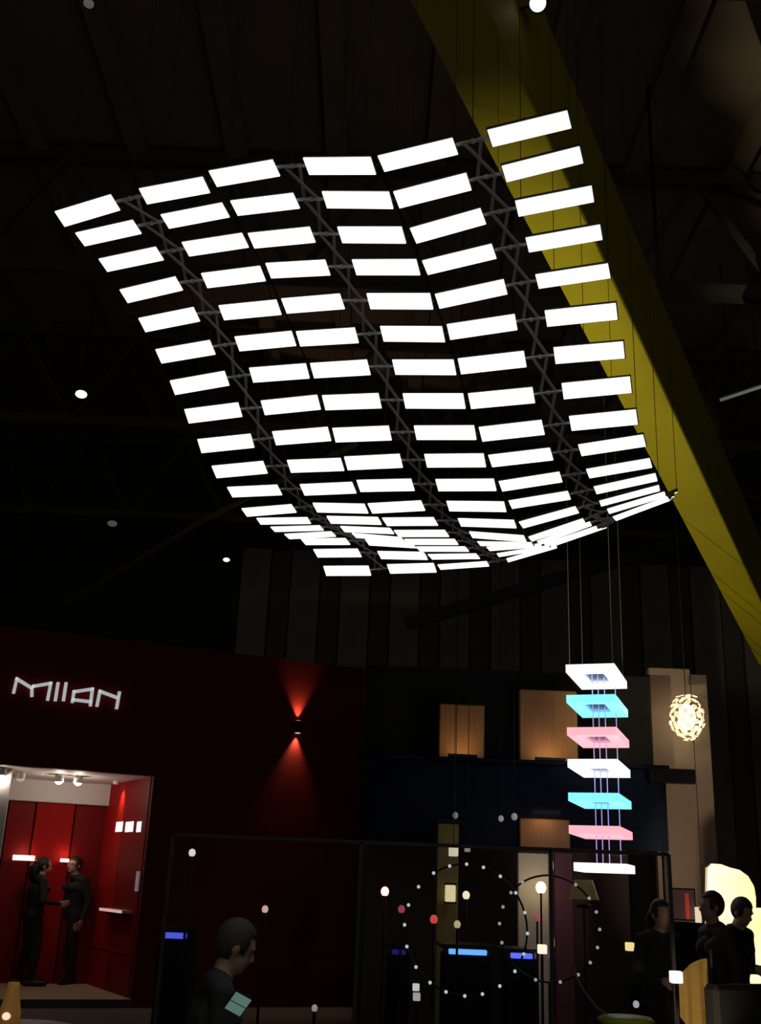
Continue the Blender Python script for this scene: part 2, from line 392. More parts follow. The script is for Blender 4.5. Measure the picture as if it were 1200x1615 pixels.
NR, NC = 18, 6
def rv_matrix(p):
    v = Vector(p[3:6]); a = v.length
    R = Matrix.Rotation(a, 4, v / a) if a > 1e-9 else Matrix.Identity(4)
    R.translation = Vector(p[:3]); return R
MATP = [rv_matrix(p) for p in PANEL_POSE]
sc0 = Vector((0.1, 4.1, 3.5))
sculpt = tag(empty('light_sculpture', sc0), 'wavy hanging grid of glowing white rectangular light panels', 'light sculpture')
hb = bmesh.new(); LX, LY = PANEL_L / 2, PANEL_W / 2
box(hb, (-LX - 0.004, -LY - 0.004, 0.002), (LX + 0.004, LY + 0.004, 0.010))
box(hb, (-0.05, -0.018, 0.010), (0.05, 0.018, 0.022))
hous = mesh('light_panel', hb, mat('panel_back_housing', (0.02, 0.02, 0.021), 0.5), sculpt)
eb = bmesh.new(); box(eb, (-LX, -LY, -0.002), (LX, LY, 0.003)); lite = mesh('glowing_face', eb, OLED, hous)
for k in range(NR * NC):
    if k == 0: h, g = hous, lite
    else:
        h = link(hous.copy(), sculpt); g = link(lite.copy(), h)
    M = MATP[k].copy(); M.translation = M.translation - sc0
    h.matrix_local = M
LINKM = mat('grey_link_plastic', (0.55, 0.53, 0.50), 0.6)
def mid_edge(c, i, side):
    M = MATP[c * NR + i]; return M @ Vector((side * LX, 0, 0.006)) - sc0
def gap_pt(c, i): return (mid_edge(c, i, 1) + mid_edge(c + 1, i, -1)) * 0.5
for c in (0, 2, 4):                       # wide gaps: folding links between the panel columns
    for i in range(NR):
        a, b = mid_edge(c, i, 1), mid_edge(c + 1, i, -1); m = (a + b) * 0.5
        bm = bmesh.new(); bar(bm, a, b, 0.012, 0.006)
        if i < NR - 1:
            a2, b2 = mid_edge(c, i + 1, 1), mid_edge(c + 1, i + 1, -1)
            bar(bm, a.lerp(b, 0.25), a2.lerp(b2, 0.75), 0.011, 0.004)
            bar(bm, a.lerp(b, 0.75) + Vector((0, 0, 0.008)), a2.lerp(b2, 0.25) + Vector((0, 0, 0.008)), 0.011, 0.004)
        ball(bm, m, 0.009, 8, 6)
        mesh('folding_link', bm, LINKM, sculpt)
for c in (1, 3):                          # narrow gaps: a thin chain between the paired panels
    for i in range(NR - 1):
        bm = bmesh.new(); bar(bm, gap_pt(c, i), gap_pt(c, i + 1), 0.005, 0.005); ball(bm, gap_pt(c, i), 0.007, 8, 6)
        mesh('chain_link', bm, BLACK, sculpt)
WIRE = mat('thin_steel_wire', (0.05, 0.05, 0.05), 0.4, 0.8)
def beam_bottom(x, y):                    # height of the yellow beam's underside above a floor point, if it passes there
    rel = Vector((x, y, 0)) - BM0
    det = BD.x * BL.y - BD.y * BL.x
    tt = (rel.x * BL.y - rel.y * BL.x) / det; ss = (BD.x * rel.y - BD.y * rel.x) / det
    return BM0.z + BD.z * tt if -0.15 < ss < BW + 0.75 else None
for i in (0, 4, 8, 12, 17):
    for p in (mid_edge(0, i, -1), gap_pt(0, i), gap_pt(2, i), gap_pt(4, i), mid_edge(5, i, 1)):
        q = p + sc0; z = beam_bottom(q.x, q.y) or HZ - 0.1
        bm = bmesh.new(); tube(bm, [p, (p.x, p.y, z - sc0.z)], 0.0016, 5); mesh('suspension_wire', bm, WIRE, sculpt)

# ================================================================== LEFT STAND (red interior, lit lettering)
BP = at_z(120, 1576, 0.1); BA = Vector((0.927, 0.375, 0)).normalized(); BRZ = math.atan2(BA.y, BA.x)
BB = Vector((-BA.y, BA.x, 0))
stand = tag(empty('exhibition_stand', (BP.x, BP.y, 0), BRZ), 'tall dark red exhibition stand with a lit open room at the left', 'stand')
def onp(px, py, off=0.0):                 # point on the stand's front (or a plane behind it): along, height
    d = ray(px, py); P0 = Vector((BP.x, BP.y, 0)) + BB * off
    q = CAM + d * ((P0 - CAM).dot(BB) / d.dot(BB)); return (q - P0).dot(BA), q.z
def sloc(s, off, z): return Vector((BP.x, BP.y, 0)) + BA * s + BB * off + Vector((0, 0, z))
S0, S1, ZT, OPL, OPR, OPT = -5.5, 3.78, 4.80, -2.6, 0.70, 2.95
FASC = mat('deep_red_fascia', (0.12, 0.006, 0.0035), 0.7, noise=0.15, scale=2, spec=0.15)
mbox('front_wall', (S0, 0, OPT), (S1, 0.15, ZT), FASC, stand)
mbox('front_wall', (OPR, 0, 0), (S1, 0.15, OPT), FASC, stand)
mbox('front_wall', (S0, 0, 0), (OPL, 0.15, OPT), FASC, stand)
mbox('side_wall', (S1 - 0.15, 0.15, 0), (S1, 4.6, ZT), FASC, stand)
mbox('roof_edge', (S0, 0.15, ZT - 0.12), (S1 - 0.15, 4.6, ZT), BLACK, stand)
mbox('platform', (S0, 0.02, 0.0), (OPR + 0.4, 2.4, 0.1), CARPET, stand)
mbox('platform_edge', (OPL, -0.03, 0.0), (OPR, 0.018, 0.098), mat('platform_edge_paint', (0.05, 0.045, 0.04), 0.6), stand)
mbox('room_ceiling', (S0 + 0.2, 0.15, OPT), (OPR + 0.05, 2.35, OPT + 0.06), WHITE, stand)
# back wall of the room: red boards under a pale pelmet
mbox('pelmet', (S0 + 0.2, 2.05, 2.63), (0.62, 2.25, OPT), WHITE, stand, bevel=0.01)
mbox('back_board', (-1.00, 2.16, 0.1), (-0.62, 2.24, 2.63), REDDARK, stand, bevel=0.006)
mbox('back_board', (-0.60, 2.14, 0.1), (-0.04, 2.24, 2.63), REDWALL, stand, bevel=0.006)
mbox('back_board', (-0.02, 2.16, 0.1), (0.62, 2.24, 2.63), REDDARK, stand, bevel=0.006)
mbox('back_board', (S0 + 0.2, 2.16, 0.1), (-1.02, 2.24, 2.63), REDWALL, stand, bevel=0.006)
# right room wall, slightly splayed, in two boards with a plinth and rail
def splay(name, o0, o1, z0, z1, m, th=0.05, out=0.0):
    sA, sB = OPR - 0.01, 0.43
    f0 = lambda o: sA + (sB - sA) * (o - 0.15) / 2.05
    bm = bmesh.new(); vs = []
    for o in (o0, o1):
        for z in (z0, z1):
            for t_ in (-out, th): vs.append(bm.verts.new((f0(o) + t_, o, z)))
    for f in ((0, 1, 3, 2), (4, 6, 7, 5), (0, 4, 5, 1), (2, 3, 7, 6), (0, 2, 6, 4), (1, 5, 7, 3)): bm.faces.new([vs[i] for i in f])
    return mesh(name, bm, m, stand)
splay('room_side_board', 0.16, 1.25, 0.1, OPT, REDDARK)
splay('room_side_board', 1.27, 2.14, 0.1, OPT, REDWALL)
splay('skirting_rail', 0.2, 2.1, 0.62, 0.65, REDWALL, 0.0, 0.015)
# pale column near the left of the room
sA, zA = onp(14, 1250, 0.7)
col = tag(empty('room_column', sloc(sA - 0.2, 0.7, 0.1), BRZ), 'white square column at the left edge of the red room', 'column')
mbox('shaft', (-0.2, -0.2, 0.16), (0.2, 0.2, OPT - 0.1), WHITE, col, bevel=0.012)
mbox('base_block', (-0.23, -0.23, 0.0), (0.23, 0.23, 0.16), CREAM, col, bevel=0.01)
# white plinth at the very left of the room floor, glowing cards, shelf and bars on the walls
def splay_s(o): return (OPR - 0.01) + (0.43 - OPR + 0.01) * (o - 0.15) / 2.05
def splay_point(px, py):                  # pixel onto the splayed right room wall
    p0 = sloc(splay_s(0.15), 0.15, 0); p1 = sloc(splay_s(2.2), 2.2, 0); dr = (p1 - p0).normalized(); nn = Vector((-dr.y, dr.x, 0))
    d = ray(px, py); q = CAM + d * ((p0 - CAM).dot(nn) / d.dot(nn)); return q, dr, nn
q, DR, NN = splay_point(205, 1303)
if (CAM - q).dot(NN) < 0: NN = -NN
WRZ = math.atan2(DR.y, DR.x)
CARD = emis('lit_white_card', (1.0, 0.95, 0.9), 1.2)
for (x0, x1, nm) in ((183, 194, 'square lit white card nearest the back on the red room wall'), (198, 211, 'square lit white card in the middle of three on the red wall'), (216, 223, 'narrow lit white card nearest the front on the red room wall')):
    a, _, _ = splay_point(x0, 1304); b, _, _ = splay_point(x1, 1304); c = (a + b) * 0.5; L = (a - b).length
    o = mbox('wall_card', (-L / 2 * 0.9, -0.004, -0.07), (L / 2 * 0.9, 0.004, 0.07), CARD); o.location = c + NN * 0.005; o.rotation_euler = (0, 0, WRZ)
    tag(o, nm, 'sign', 'three lit cards on the red wall')
a, _, _ = splay_point(172, 1432); b, _, _ = splay_point(208, 1441)
t = tag(empty('wall_shelf', (a + b) * 0.5 + NN * 0.0, WRZ), 'slim pale shelf lit on the red room wall', 'shelf')
L = (a - b).length
sgn = 1 if (Matrix.Rotation(WRZ, 3, 'Z') @ Vector((0, 1, 0))).dot(NN) > 0 else -1
bm = bmesh.new(); box(bm, (-L / 2, min(0, sgn * 0.14), -0.02), (L / 2, max(0, sgn * 0.14), 0.02)); mesh('shelf_board', bm, CREAM, t)
bm = bmesh.new(); box(bm, (-L / 2 + 0.01, min(sgn * 0.136, sgn * 0.146), -0.018), (L / 2 - 0.01, max(sgn * 0.136, sgn * 0.146), 0.018)); mesh('lit_edge', bm, emis('pink_edge', (1.0, 0.62, 0.5), 0.55), t)
for sx in (-0.3, 0.3):
    bm = bmesh.new(); box(bm, (sx * L - 0.01, min(0, sgn * 0.1), -0.06), (sx * L + 0.01, max(0, sgn * 0.1), -0.02)); mesh('bracket', bm, BLACK, t)
q, _, _ = splay_point(219, 1390)
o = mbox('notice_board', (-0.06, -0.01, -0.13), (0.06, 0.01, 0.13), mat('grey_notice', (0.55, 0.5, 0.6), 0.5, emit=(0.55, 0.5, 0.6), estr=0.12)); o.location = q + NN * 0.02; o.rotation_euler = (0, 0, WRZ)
tag(o, 'pale upright notice by the front edge of the red room', 'notice')
# light bars on the back wall
def lamp_bar(px0, px1, py, hgt, name, label, e):
    s0, z0 = onp(px0, py, 2.05); s1, z1 = onp(px1, py, 2.05)
    t = tag(empty(name, sloc((s0 + s1) / 2, 2.13, (z0 + z1) / 2), BRZ), label, 'wall lamp', 'lamps on the red back wall')
    L = (s1 - s0) / 2
    mbox('bracket', (-L * 0.6, -0.05, -hgt * 0.3), (L * 0.6, 0.008, hgt * 0.3), BLACK, t)
    mbox('glowing_bar', (-L, -0.09, -hgt / 2), (L, -0.05, hgt / 2), emis('warm_bar', (1.0, 0.72, 0.62), e), t, bevel=0.006)
    light('bar_glow', 'POINT', (0, -0.12, 0.08), 0.9, (1, 0.6, 0.45), t, size=0.03)
lamp_bar(20, 55, 1353, 0.075, 'bar_wall_lamp', 'long pale glowing bar lamp on the back wall at the left', 1.5)
lamp_bar(95, 109, 1357, 0.05, 'bar_wall_lamp', 'short glowing bar lamp low on the bright red board', 1.1)
# ceiling downlights in the room
def downlight(px, py, off, e, power, label):
    s, _ = onp(px, py, off)
    t = tag(empty('downlight', sloc(s, off, OPT), BRZ), label, 'downlight', 'downlights in the red room ceiling')
    bm = bmesh.new(); lathe(bm, [(0.055, -0.001), (0.062, -0.03), (0.068, -0.10), (0.06, -0.10), (0.052, -0.07)], 18); mesh('lamp_can', bm, WHITE, t, True)
    bm = bmesh.new(); ball(bm, (0, 0, -0.095), 0.058, 14, 8, (1, 1, 0.7)); mesh('lamp_lens', bm, emis('downlight_%s' % e, (1, 0.96, 0.88), e), t, True)
    if power: light('downlight_light', 'POINT', (0, 0, -0.13), power, (1.0, 0.82, 0.68), t, size=0.03)
downlight(92, 1240, 0.9, 2.5, 15, 'bright downlight left of the pair over the red room')
downlight(122, 1242, 0.9, 2.2, 15, 'bright downlight right of the pair over the red room')
downlight(1, 1228, 0.45, 1.5, 9, 'pink white downlight at the picture edge over the red room')
downlight(31, 1235, 0.9, 0.25, 0, 'dim downlight beside the white column')
# wall washer that throws the orange patch on the right room wall
qw, _, _ = splay_point(196, 1238)
t = tag(empty('wall_washer', qw + NN * 0.13 + Vector((0, 0, 0.03)), BRZ), 'small washer lamp over the orange patch on the red wall', 'wall washer')
bm = bmesh.new(); lathe(bm, [(0.03, 0.06), (0.04, 0.02), (0.045, -0.03), (0.035, -0.03), (0.03, 0.0)], 14); mesh('lamp_can', bm, WHITE, t, True)
lw = light('washer_light', 'SPOT', (0, 0, -0.04), 14, (1, 0.72, 0.5), t, size=0.02, spot=70, blend=0.9)
lw.rotation_euler = (Matrix.Rotation(-BRZ, 3, 'Z') @ (-NN * 0.5 + Vector((0, 0, -1)))).to_track_quat('-Z', 'Y').to_euler()

# lettering MILAN, drawn stroke by stroke as raised letters
sign = tag(empty('lit_lettering', sloc(-0.6, -0.01, 4.0), BRZ), 'glowing white MILAN lettering on the dark fascia', 'sign')
LET = emis('letter_white', (0.80, 0.86, 0.86), 0.46)
def lp(cx, cy):
    s, z = onp(cx / 5.714, 1040 + cy / 5.714); return Vector((s + 0.6, -0.02, z - 4.0))
LETTERS = {'letter_m': [[(122, 298), (150, 178), (285, 262), (285, 328)], [(285, 262), (300, 245), (455, 218), (428, 362)]],
           'letter_i': [[(520, 222), (497, 366)]], 'letter_l': [[(592, 222), (570, 366)]],
           'letter_a': [[(650, 382), (664, 294), (830, 270), (812, 412)], [(655, 366), (812, 384)]],
           'letter_n': [[(872, 416), (897, 290), (1048, 346)], [(1072, 305), (1048, 438)]]}
for nm, strokes in LETTERS.items():
    bm = bmesh.new()
    for st in strokes:
        pts = [lp(*c) for c in st]
        for a, b in zip(pts, pts[1:]):
            e = (b - a).normalized() * 0.018
            bar(bm, a - e, b + e, 0.04, 0.045 if nm not in ('letter_i', 'letter_l') else 0.052, (0, -1, 0))
    mesh(nm, bm, LET, sign)

# up-and-down wall sconce
s, z = onp(468, 1147)
sconce = tag(empty('wall_sconce', sloc(s, 0, z), BRZ), 'small black wall sconce shining red up and down the fascia', 'wall lamp')
bm = bmesh.new(); lathe(bm, [(0.046, -0.085), (0.05, -0.08), (0.05, 0.08), (0.046, 0.085)], 18, Matrix.Translation((0, -0.062, 0))); mesh('lamp_body', bm, BLACK, sconce, True)
mbox('back_plate', (-0.04, -0.05, -0.04), (0.04, -0.001, 0.04), BLACK, sconce, bevel=0.004)
for sg in (1, -1):
    bm = bmesh.new(); lathe(bm, [(0.001, 0.0), (0.03, 0.0), (0.044, -0.004)], 14, Matrix.Translation((0, -0.062, sg * 0.09)))
    mesh('lamp_lens', bm, emis('sconce_lens', (1, 0.8, 0.65), 0.9), sconce)
    light('sconce_light', 'SPOT', (0, -0.038, sg * 0.10), 60, (1, 0.62, 0.4), sconce, target=(-0.05 if sg < 0 else 0.0, -0.038, sg * 1.1), size=0.01, spot=64, blend=1.0)

# ================================================================== PEOPLE
def capsule(bm, p, q, r0, r1, n=10):
    p, q = Vector(p), Vector(q); d = q - p
    m = max(2, int(d.length / (min(r0, r1) * 1.0)) + 1); m = min(m, 10)
    tube(bm, [p.lerp(q, k / m) for k in range(m + 1)], [r0 + (r1 - r0) * k / m for k in range(m + 1)], n)
    ball(bm, p, r0, n, 7); ball(bm, q, r1, n, 7)
def make_person(name, arms, lean=0.0, nod=0.0, stance=0.11, stride=0.0, hair_long=False):
    """ arms: for left (-1) and right (+1): (elbow, wrist, finger direction) in body space, +Y is the facing direction, height 1.75 """
    bm = bmesh.new()
    L = Matrix.Rotation(-lean, 4, 'X')
    def T(p):                              # leaning of everything above the hip
        p = Vector(p)
        if p.z > 0.95: p = L @ (p - Vector((0, 0, 0.95))) + Vector((0, 0, 0.95))
        return p
    hands = []
    for sx in (-1, 1):
        hip, knee, ank = Vector((sx * 0.09, 0, 0.93)), Vector((sx * (stance * 0.95), 0.03 + sx * stride * 0.5, 0.50)), Vector((sx * stance, -0.02 + sx * stride, 0.085))
        capsule(bm, hip, knee, 0.092, 0.060); capsule(bm, knee + Vector((0, 0.0, 0)), knee.lerp(ank, 0.3), 0.060, 0.062); capsule(bm, knee.lerp(ank, 0.3), ank, 0.062, 0.043)
        toe = ank + Vector((sx * 0.03, 0.17, -0.045)); heel = ank + Vector((0, -0.045, -0.042))
        capsule(bm, heel, ank + Vector((0, 0.03, -0.03)), 0.042, 0.048); capsule(bm, ank + Vector((0, 0.03, -0.035)), toe, 0.048, 0.038)
        sh = T((sx * 0.185, 0, 1.42)); el, wr, fd = [Vector(v) for v in arms[0 if sx < 0 else 1]]
        el, wr = T(el), T(wr); fd.normalize()
        capsule(bm, sh, el, 0.056, 0.043); capsule(bm, el, wr, 0.043, 0.030)
        # hand: palm and five fingers, bent once
        pn = Vector((-sx, 0, 0)) if abs(fd.x) < 0.7 else Vector((0, 0, -1))
        wide = fd.cross(pn).normalized()
        if wide.y < 0: wide = -wide
        palm = wr + fd * 0.085
        for wv in (-0.026, 0.0, 0.026): capsule(bm, wr + fd * 0.015 + wide * wv * 0.7, palm + wide * wv, 0.018, 0.015, 8)
        for k, (wv, ln) in enumerate(((-0.032, 0.06), (-0.011, 0.072), (0.011, 0.078), (0.032, 0.068))):
            b0 = palm + wide * wv; b1 = b0 + fd * ln * 0.5 + pn * 0.006; b2 = b1 + (fd * 0.75 + pn * 0.66).normalized() * ln * 0.55
            capsule(bm, b0, b1, 0.0095, 0.0088, 8); capsule(bm, b1, b2, 0.0088, 0.0075, 8)
        tb = wr + fd * 0.03 + wide * 0.03; t1 = tb + (wide * 0.8 + fd * 0.7).normalized() * 0.04; t2 = t1 + (fd + pn * 0.3).normalized() * 0.035
        capsule(bm, tb, t1, 0.013, 0.011, 8); capsule(bm, t1, t2, 0.011, 0.009, 8)
        hands.append((wr + fd * 0.09, 0.11, wr))
        capsule(bm, T((sx * 0.05, -0.01, 1.45)), sh, 0.07, 0.06)
        capsule(bm, T((sx * 0.095, 0.0, 1.30)), T((sx * 0.07, 0.0, 1.06)), 0.105, 0.092)
        capsule(bm, T((sx * 0.07, 0.0, 1.06)), (sx * 0.085, -0.01, 0.93), 0.092, 0.108)
        ball(bm, T((sx * 0.08, 0.05, 1.31)), 0.085, 12, 8)
    neck, hd = T((0, 0.0, 1.44)), T((0, 0.02, 1.53))
    capsule(bm, neck, hd, 0.060, 0.054)
    HM = Matrix.Translation(hd) @ Matrix.Rotation(-lean - nod, 4, 'X')
    def H(p): return HM @ Vector(p)
    hb = bmesh.new()
    ball(hb, (0, -0.005, 0.115), 0.1, 18, 12, (0.76, 0.95, 1.02)); ball(hb, (0, 0.03, 0.055), 0.075, 16, 10, (0.78, 0.85, 1.0))
    ball(hb, (0, 0.062, 0.01), 0.028, 10, 7, (1.2, 0.8, 0.8))                       # chin
    tube(hb, [(0, 0.088, 0.105), (0, 0.105, 0.075), (0, 0.085, 0.062)], [0.008, 0.014, 0.012], 8)  # nose
    ball(hb, (0, 0.085, 0.035), 0.018, 10, 6, (1.3, 0.6, 0.45))                     # lips
    for sx in (-1, 1):
        ball(hb, (sx * 0.033, 0.082, 0.125), 0.014, 8, 6, (1.6, 0.7, 0.6))          # brow
        ball(hb, (sx * 0.076, -0.005, 0.09), 0.03, 10, 7, (0.35, 0.65, 1.0))        # ear
    for v in hb.verts: v.co = HM @ v.co
    tmp = bpy.data.meshes.new('tmp'); hb.to_mesh(tmp); hb.free(); bm.from_mesh(tmp); bpy.data.meshes.remove(tmp)
    me = bpy.data.meshes.new(name); bm.to_mesh(me); bm.free()
    o = bpy.data.objects.new(name, me); COL.objects.link(o)
    md = o.modifiers.new('r', 'REMESH'); md.mode = 'VOXEL'; md.voxel_size = 0.0085
    ms = o.modifiers.new('s', 'SMOOTH'); ms.factor = 0.5; ms.iterations = 2
    dg = bpy.context.evaluated_depsgraph_get(); new = bpy.data.meshes.new_from_object(o.evaluated_get(dg))
    bpy.data.objects.remove(o); bpy.data.meshes.remove(me)
    skin_z = hd.z - 0.035
    for p in new.polygons:
        c = p.center; p.use_smooth = True; i = 0
        if (c - HM @ Vector((0, 0.02, 0.09))).length < 0.135 and c.z > skin_z - 0.03: i = 2
        elif any((c - h).length < r and (c - wr).dot(h - wr) > 0 for h, r, wr in hands): i = 2
        elif c.z < 0.075 or (c.z < 0.11 and c.y > 0.04): i = 3
        elif c.z < 0.92: i = 1
        p.material_index = i
    # hair shell over the skull
    hm = bmesh.new(); ball(hm, (0, -0.012, 0.122), 0.105, 20, 14, (0.80, 0.98, 1.04))
    cut = [f for f in hm.faces if (f.calc_center_median().y > 0.055 and f.calc_center_median().z < 0.165) or (f.calc_center_median().z < 0.085 and f.calc_center_median().y > -0.01) or f.calc_center_median().z < 0.03]
    bmesh.ops.delete(hm, geom=cut, context='FACES')
    if hair_long:
        tube(hm, [(0, -0.07, 0.14), (0, -0.10, 0.06), (0, -0.09, -0.06), (0, -0.075, -0.14)], [0.05, 0.075, 0.07, 0.04], 12)
    bmesh.ops.solidify(hm, geom=hm.faces[:], thickness=0.012)
    for v in hm.verts: v.co = HM @ v.co
    hme = bpy.data.meshes.new('hair'); hm.to_mesh(hme); hm.free()
    for p in hme.polygons: p.use_smooth = True
    return new, hme
def cloth(name, c): return mat(name, c, 0.85, noise=0.2, scale=14, bump=0.15)
SKIN = mat('skin_tone', (0.42, 0.26, 0.19), 0.55, noise=0.06); SHOE = mat('black_shoe', (0.012, 0.011, 0.01), 0.4)
HAIRM = mat('dark_hair', (0.02, 0.014, 0.01), 0.6, noise=0.3, scale=60)
HAIRG = mat('grey_hair', (0.045, 0.04, 0.038), 0.7, noise=0.3, scale=60)
DOWN = [((-0.25, -0.03, 1.13), (-0.26, 0.06, 0.87), (0.05, 0.15, -1)), ((0.25, -0.03, 1.13), (0.26, 0.06, 0.87), (-0.05, 0.15, -1))]
HOLD = [((-0.23, 0.02, 1.14), (-0.10, 0.26, 1.17), (0.5, 1, 0.2)), ((0.23, 0.02, 1.14), (0.10, 0.26, 1.17), (-0.5, 1, 0.2))]
ONEUP = [((-0.25, -0.03, 1.13), (-0.26, 0.06, 0.87), (0.05, 0.15, -1)), ((0.27, 0.02, 1.14), (0.15, 0.25, 1.12), (-0.3, 1, 0.1))]
POSES = {}
def person(pose, loc, rz, label, jacket, trousers, hair=HAIRM, scale=1.0, bulk=1.0):
    if pose not in POSES:
        POSES[pose] = {'down': lambda: make_person('person', DOWN), 'hold': lambda: make_person('person', HOLD, 0.12, 0.30, 0.12, 0.02),
                       'talk': lambda: make_person('person', ONEUP, 0.02, 0.05, 0.13, 0.04, True)}[pose]()
    me, hme = POSES[pose]; me = me.copy(); hme = hme.copy()
    for m in (jacket, trousers, SKIN, SHOE): me.materials.append(m)
    hme.materials.append(hair)
    t = tag(empty('person', loc, rz), label, 'person'); t.scale = (scale * bulk, scale * bulk, scale)
    link(bpy.data.objects.new('body', me), t); link(bpy.data.objects.new('hair', hme), t)
    return t
BLKC = cloth('black_cloth', (0.010, 0.010, 0.011)); GREYC = cloth('charcoal_cloth', (0.03, 0.03, 0.033)); BROWNC = cloth('dark_brown_cloth', (0.05, 0.032, 0.022))
p = at_z(38, 1554, 0.1); person('talk', (p.x, p.y, 0.1), math.radians(-60), 'person in dark clothes standing left of the pair in the red room', BLKC, BLKC, scale=0.99, bulk=1.22)
p = at_z(96, 1551, 0.1); person('down', (p.x, p.y, 0.1), math.radians(150), 'person in black standing right of the pair in the red room', BLKC, BLKC, scale=1.01, bulk=1.25)

# ================================================================== MIDDLE STAND (dark fascia, warm boards)
MY = 12.0
mid = tag(empty('display_stand', (1.5, MY, 0)), 'dark navy exhibition stand with lit brown boards in the middle distance', 'stand')
def mb(name, x0, x1, y0, y1, z0, z1, m, par=mid, bev=0.008):
    l = par.location; return mbox(name, (x0 - l.x, y0 - l.y, z0 - l.z), (x1 - l.x, y1 - l.y, z1 - l.z), m, par, bev)
mb('fascia', -0.10, 3.22, MY, MY + 0.12, 2.08, 2.93, NAVY)
mb('fascia_ledge', -0.14, 3.24, MY - 0.10, MY + 0.5, 2.93, 2.97, NAVY)
mb('rear_wall', -0.10, 3.22, MY + 1.9, MY + 2.0, 0.0, 2.93, mat('dark_plum_wall', (0.05, 0.012, 0.02), 0.6, noise=0.2))
mb('upper_wall', -0.10, 3.22, MY + 0.5, MY + 0.58, 2.97, 4.05, mat('upper_dark_wall', (0.015, 0.014, 0.013), 0.8, noise=0.3, spec=0.1))
for x in (-0.06, 3.16): mb('corner_post', x, x + 0.06, MY + 0.02, MY + 0.1, 0.0, 2.1, BLACK)
mb('side_bracket', 3.0, 3.50, MY - 0.16, MY - 0.04, 2.78, 2.93, BLACK)
BRD = wood('warm_brown_board', (0.34, 0.17, 0.06))
mb('brown_board', 0.75, 1.255, MY + 0.14, MY + 0.20, 2.97, 3.58, BRD, bev=0.012)
mb('brown_board', 1.65, 2.30, MY + 0.14, MY + 0.20, 2.97, 3.78, BRD, bev=0.012)
mb('brown_board', 1.62, 2.16, MY - 0.05, MY - 0.005, 2.06, 2.36, BRD, bev=0.012)
def uplight(x, y, z, power, label):
    t = tag(empty('board_uplight', (x, y, z)), label, 'uplight', 'uplights at the brown boards')
    mbox('lamp_trough', (-0.16, -0.03, 0.0), (0.16, 0.03, 0.03), BLACK, t)
    mbox('lamp_strip', (-0.15, -0.02, 0.026), (0.15, 0.02, 0.032), emis('amber_strip', (1, 0.6, 0.25), 0.5), t)
    light('uplight_light', 'AREA', (0, 0, 0.05), power, (1, 0.62, 0.28), t, target=(0, 0.28, 0.6), size=0.25)
uplight(1.0, MY - 0.06, 2.975, 0.55, 'amber uplight under the left brown board')
uplight(1.95, MY - 0.06, 2.975, 0.75, 'amber uplight under the right brown board')
t = tag(empty('picture_light', (1.88, MY - 0.2, 2.42)), 'small picture light over the low brown board', 'picture light')
mbox('lamp_bar', (-0.15, -0.02, -0.02), (0.15, 0.02, 0.02), BLACK, t); mbox('arm', (-0.01, 0.0, -0.008), (0.01, 0.199, 0.008), BLACK, t)
light('picture_light_glow', 'AREA', (0, 0, -0.03), 0.35, (1, 0.6, 0.28), t, target=(0, 0.16, -0.25), size=0.2)
# olive lit column under the fascia
oc = tag(empty('olive_column', (0.835, MY - 0.3, 0)), 'dim olive yellow column under the navy fascia, lamp on it', 'column')
mbox('shaft', (-0.11, -0.05, 0), (0.11, 0.05, 2.26), wood('olive_wood', (0.22, 0.17, 0.04)), oc, 0.01)
mbox('cap', (-0.13, -0.07, 2.26), (0.13, 0.07, 2.30), BLACK, oc, 0.006); mbox('foot', (-0.15, -0.09, 0), (0.15, 0.09, 0.05), BLACK, oc)
p = at(710, 1409, MY - 0.45)
ln = tag(empty('lantern', p), 'yellow glowing lantern fixed to the olive column', 'lantern')
mbox('glass_box', (-0.05, -0.05, -0.08), (0.05, 0.05, 0.08), emis('lantern_glow', (1, 0.85, 0.45), 0.6), ln, 0.008)
mbox('top_cap', (-0.06, -0.06, 0.08), (0.06, 0.06, 0.10), BLACK, ln); mbox('bottom_plate', (-0.06, -0.06, -0.10), (0.06, 0.06, -0.08), BLACK, ln); mbox('wall_arm', (-0.01, 0.04, -0.01), (0.01, 0.1, 0.01), BLACK, ln)
# pale wall piece with a warm uplight, beside a plum panel
a, b = at(816, 1345, MY - 0.2), at(869, 1345, MY - 0.2)
wp = tag(empty('cream_screen', ((a.x + b.x) / 2, MY - 0.2, 0)), 'cream screen lit from below right of the ring lamps', 'screen'); hw = (b.x - a.x) / 2
mbox('screen_board', (-hw, -0.03, 0.0), (hw, 0.03, a.z), CREAM, wp, 0.008)
for sx in (-1, 1): mbox('foot', (sx * hw * 0.8 - 0.03, -0.15, 0), (sx * hw * 0.8 + 0.03, 0.15, 0.025), BLACK, wp)
a, b = at(873, 1345, MY - 0.15), at(902, 1345, MY - 0.15)
pp = tag(empty('plum_screen', ((a.x + b.x) / 2, MY - 0.15, 0)), 'narrow plum coloured screen behind the hanging stacked lamp', 'screen'); hw = (b.x - a.x) / 2
mbox('screen_board', (-hw, -0.03, 0.0), (hw, 0.03, a.z), mat('plum_paint', (0.12, 0.03, 0.06), 0.5, noise=0.1), pp, 0.008); mbox('foot', (-hw, -0.15, 0), (hw, 0.15, 0.025), BLACK, pp)

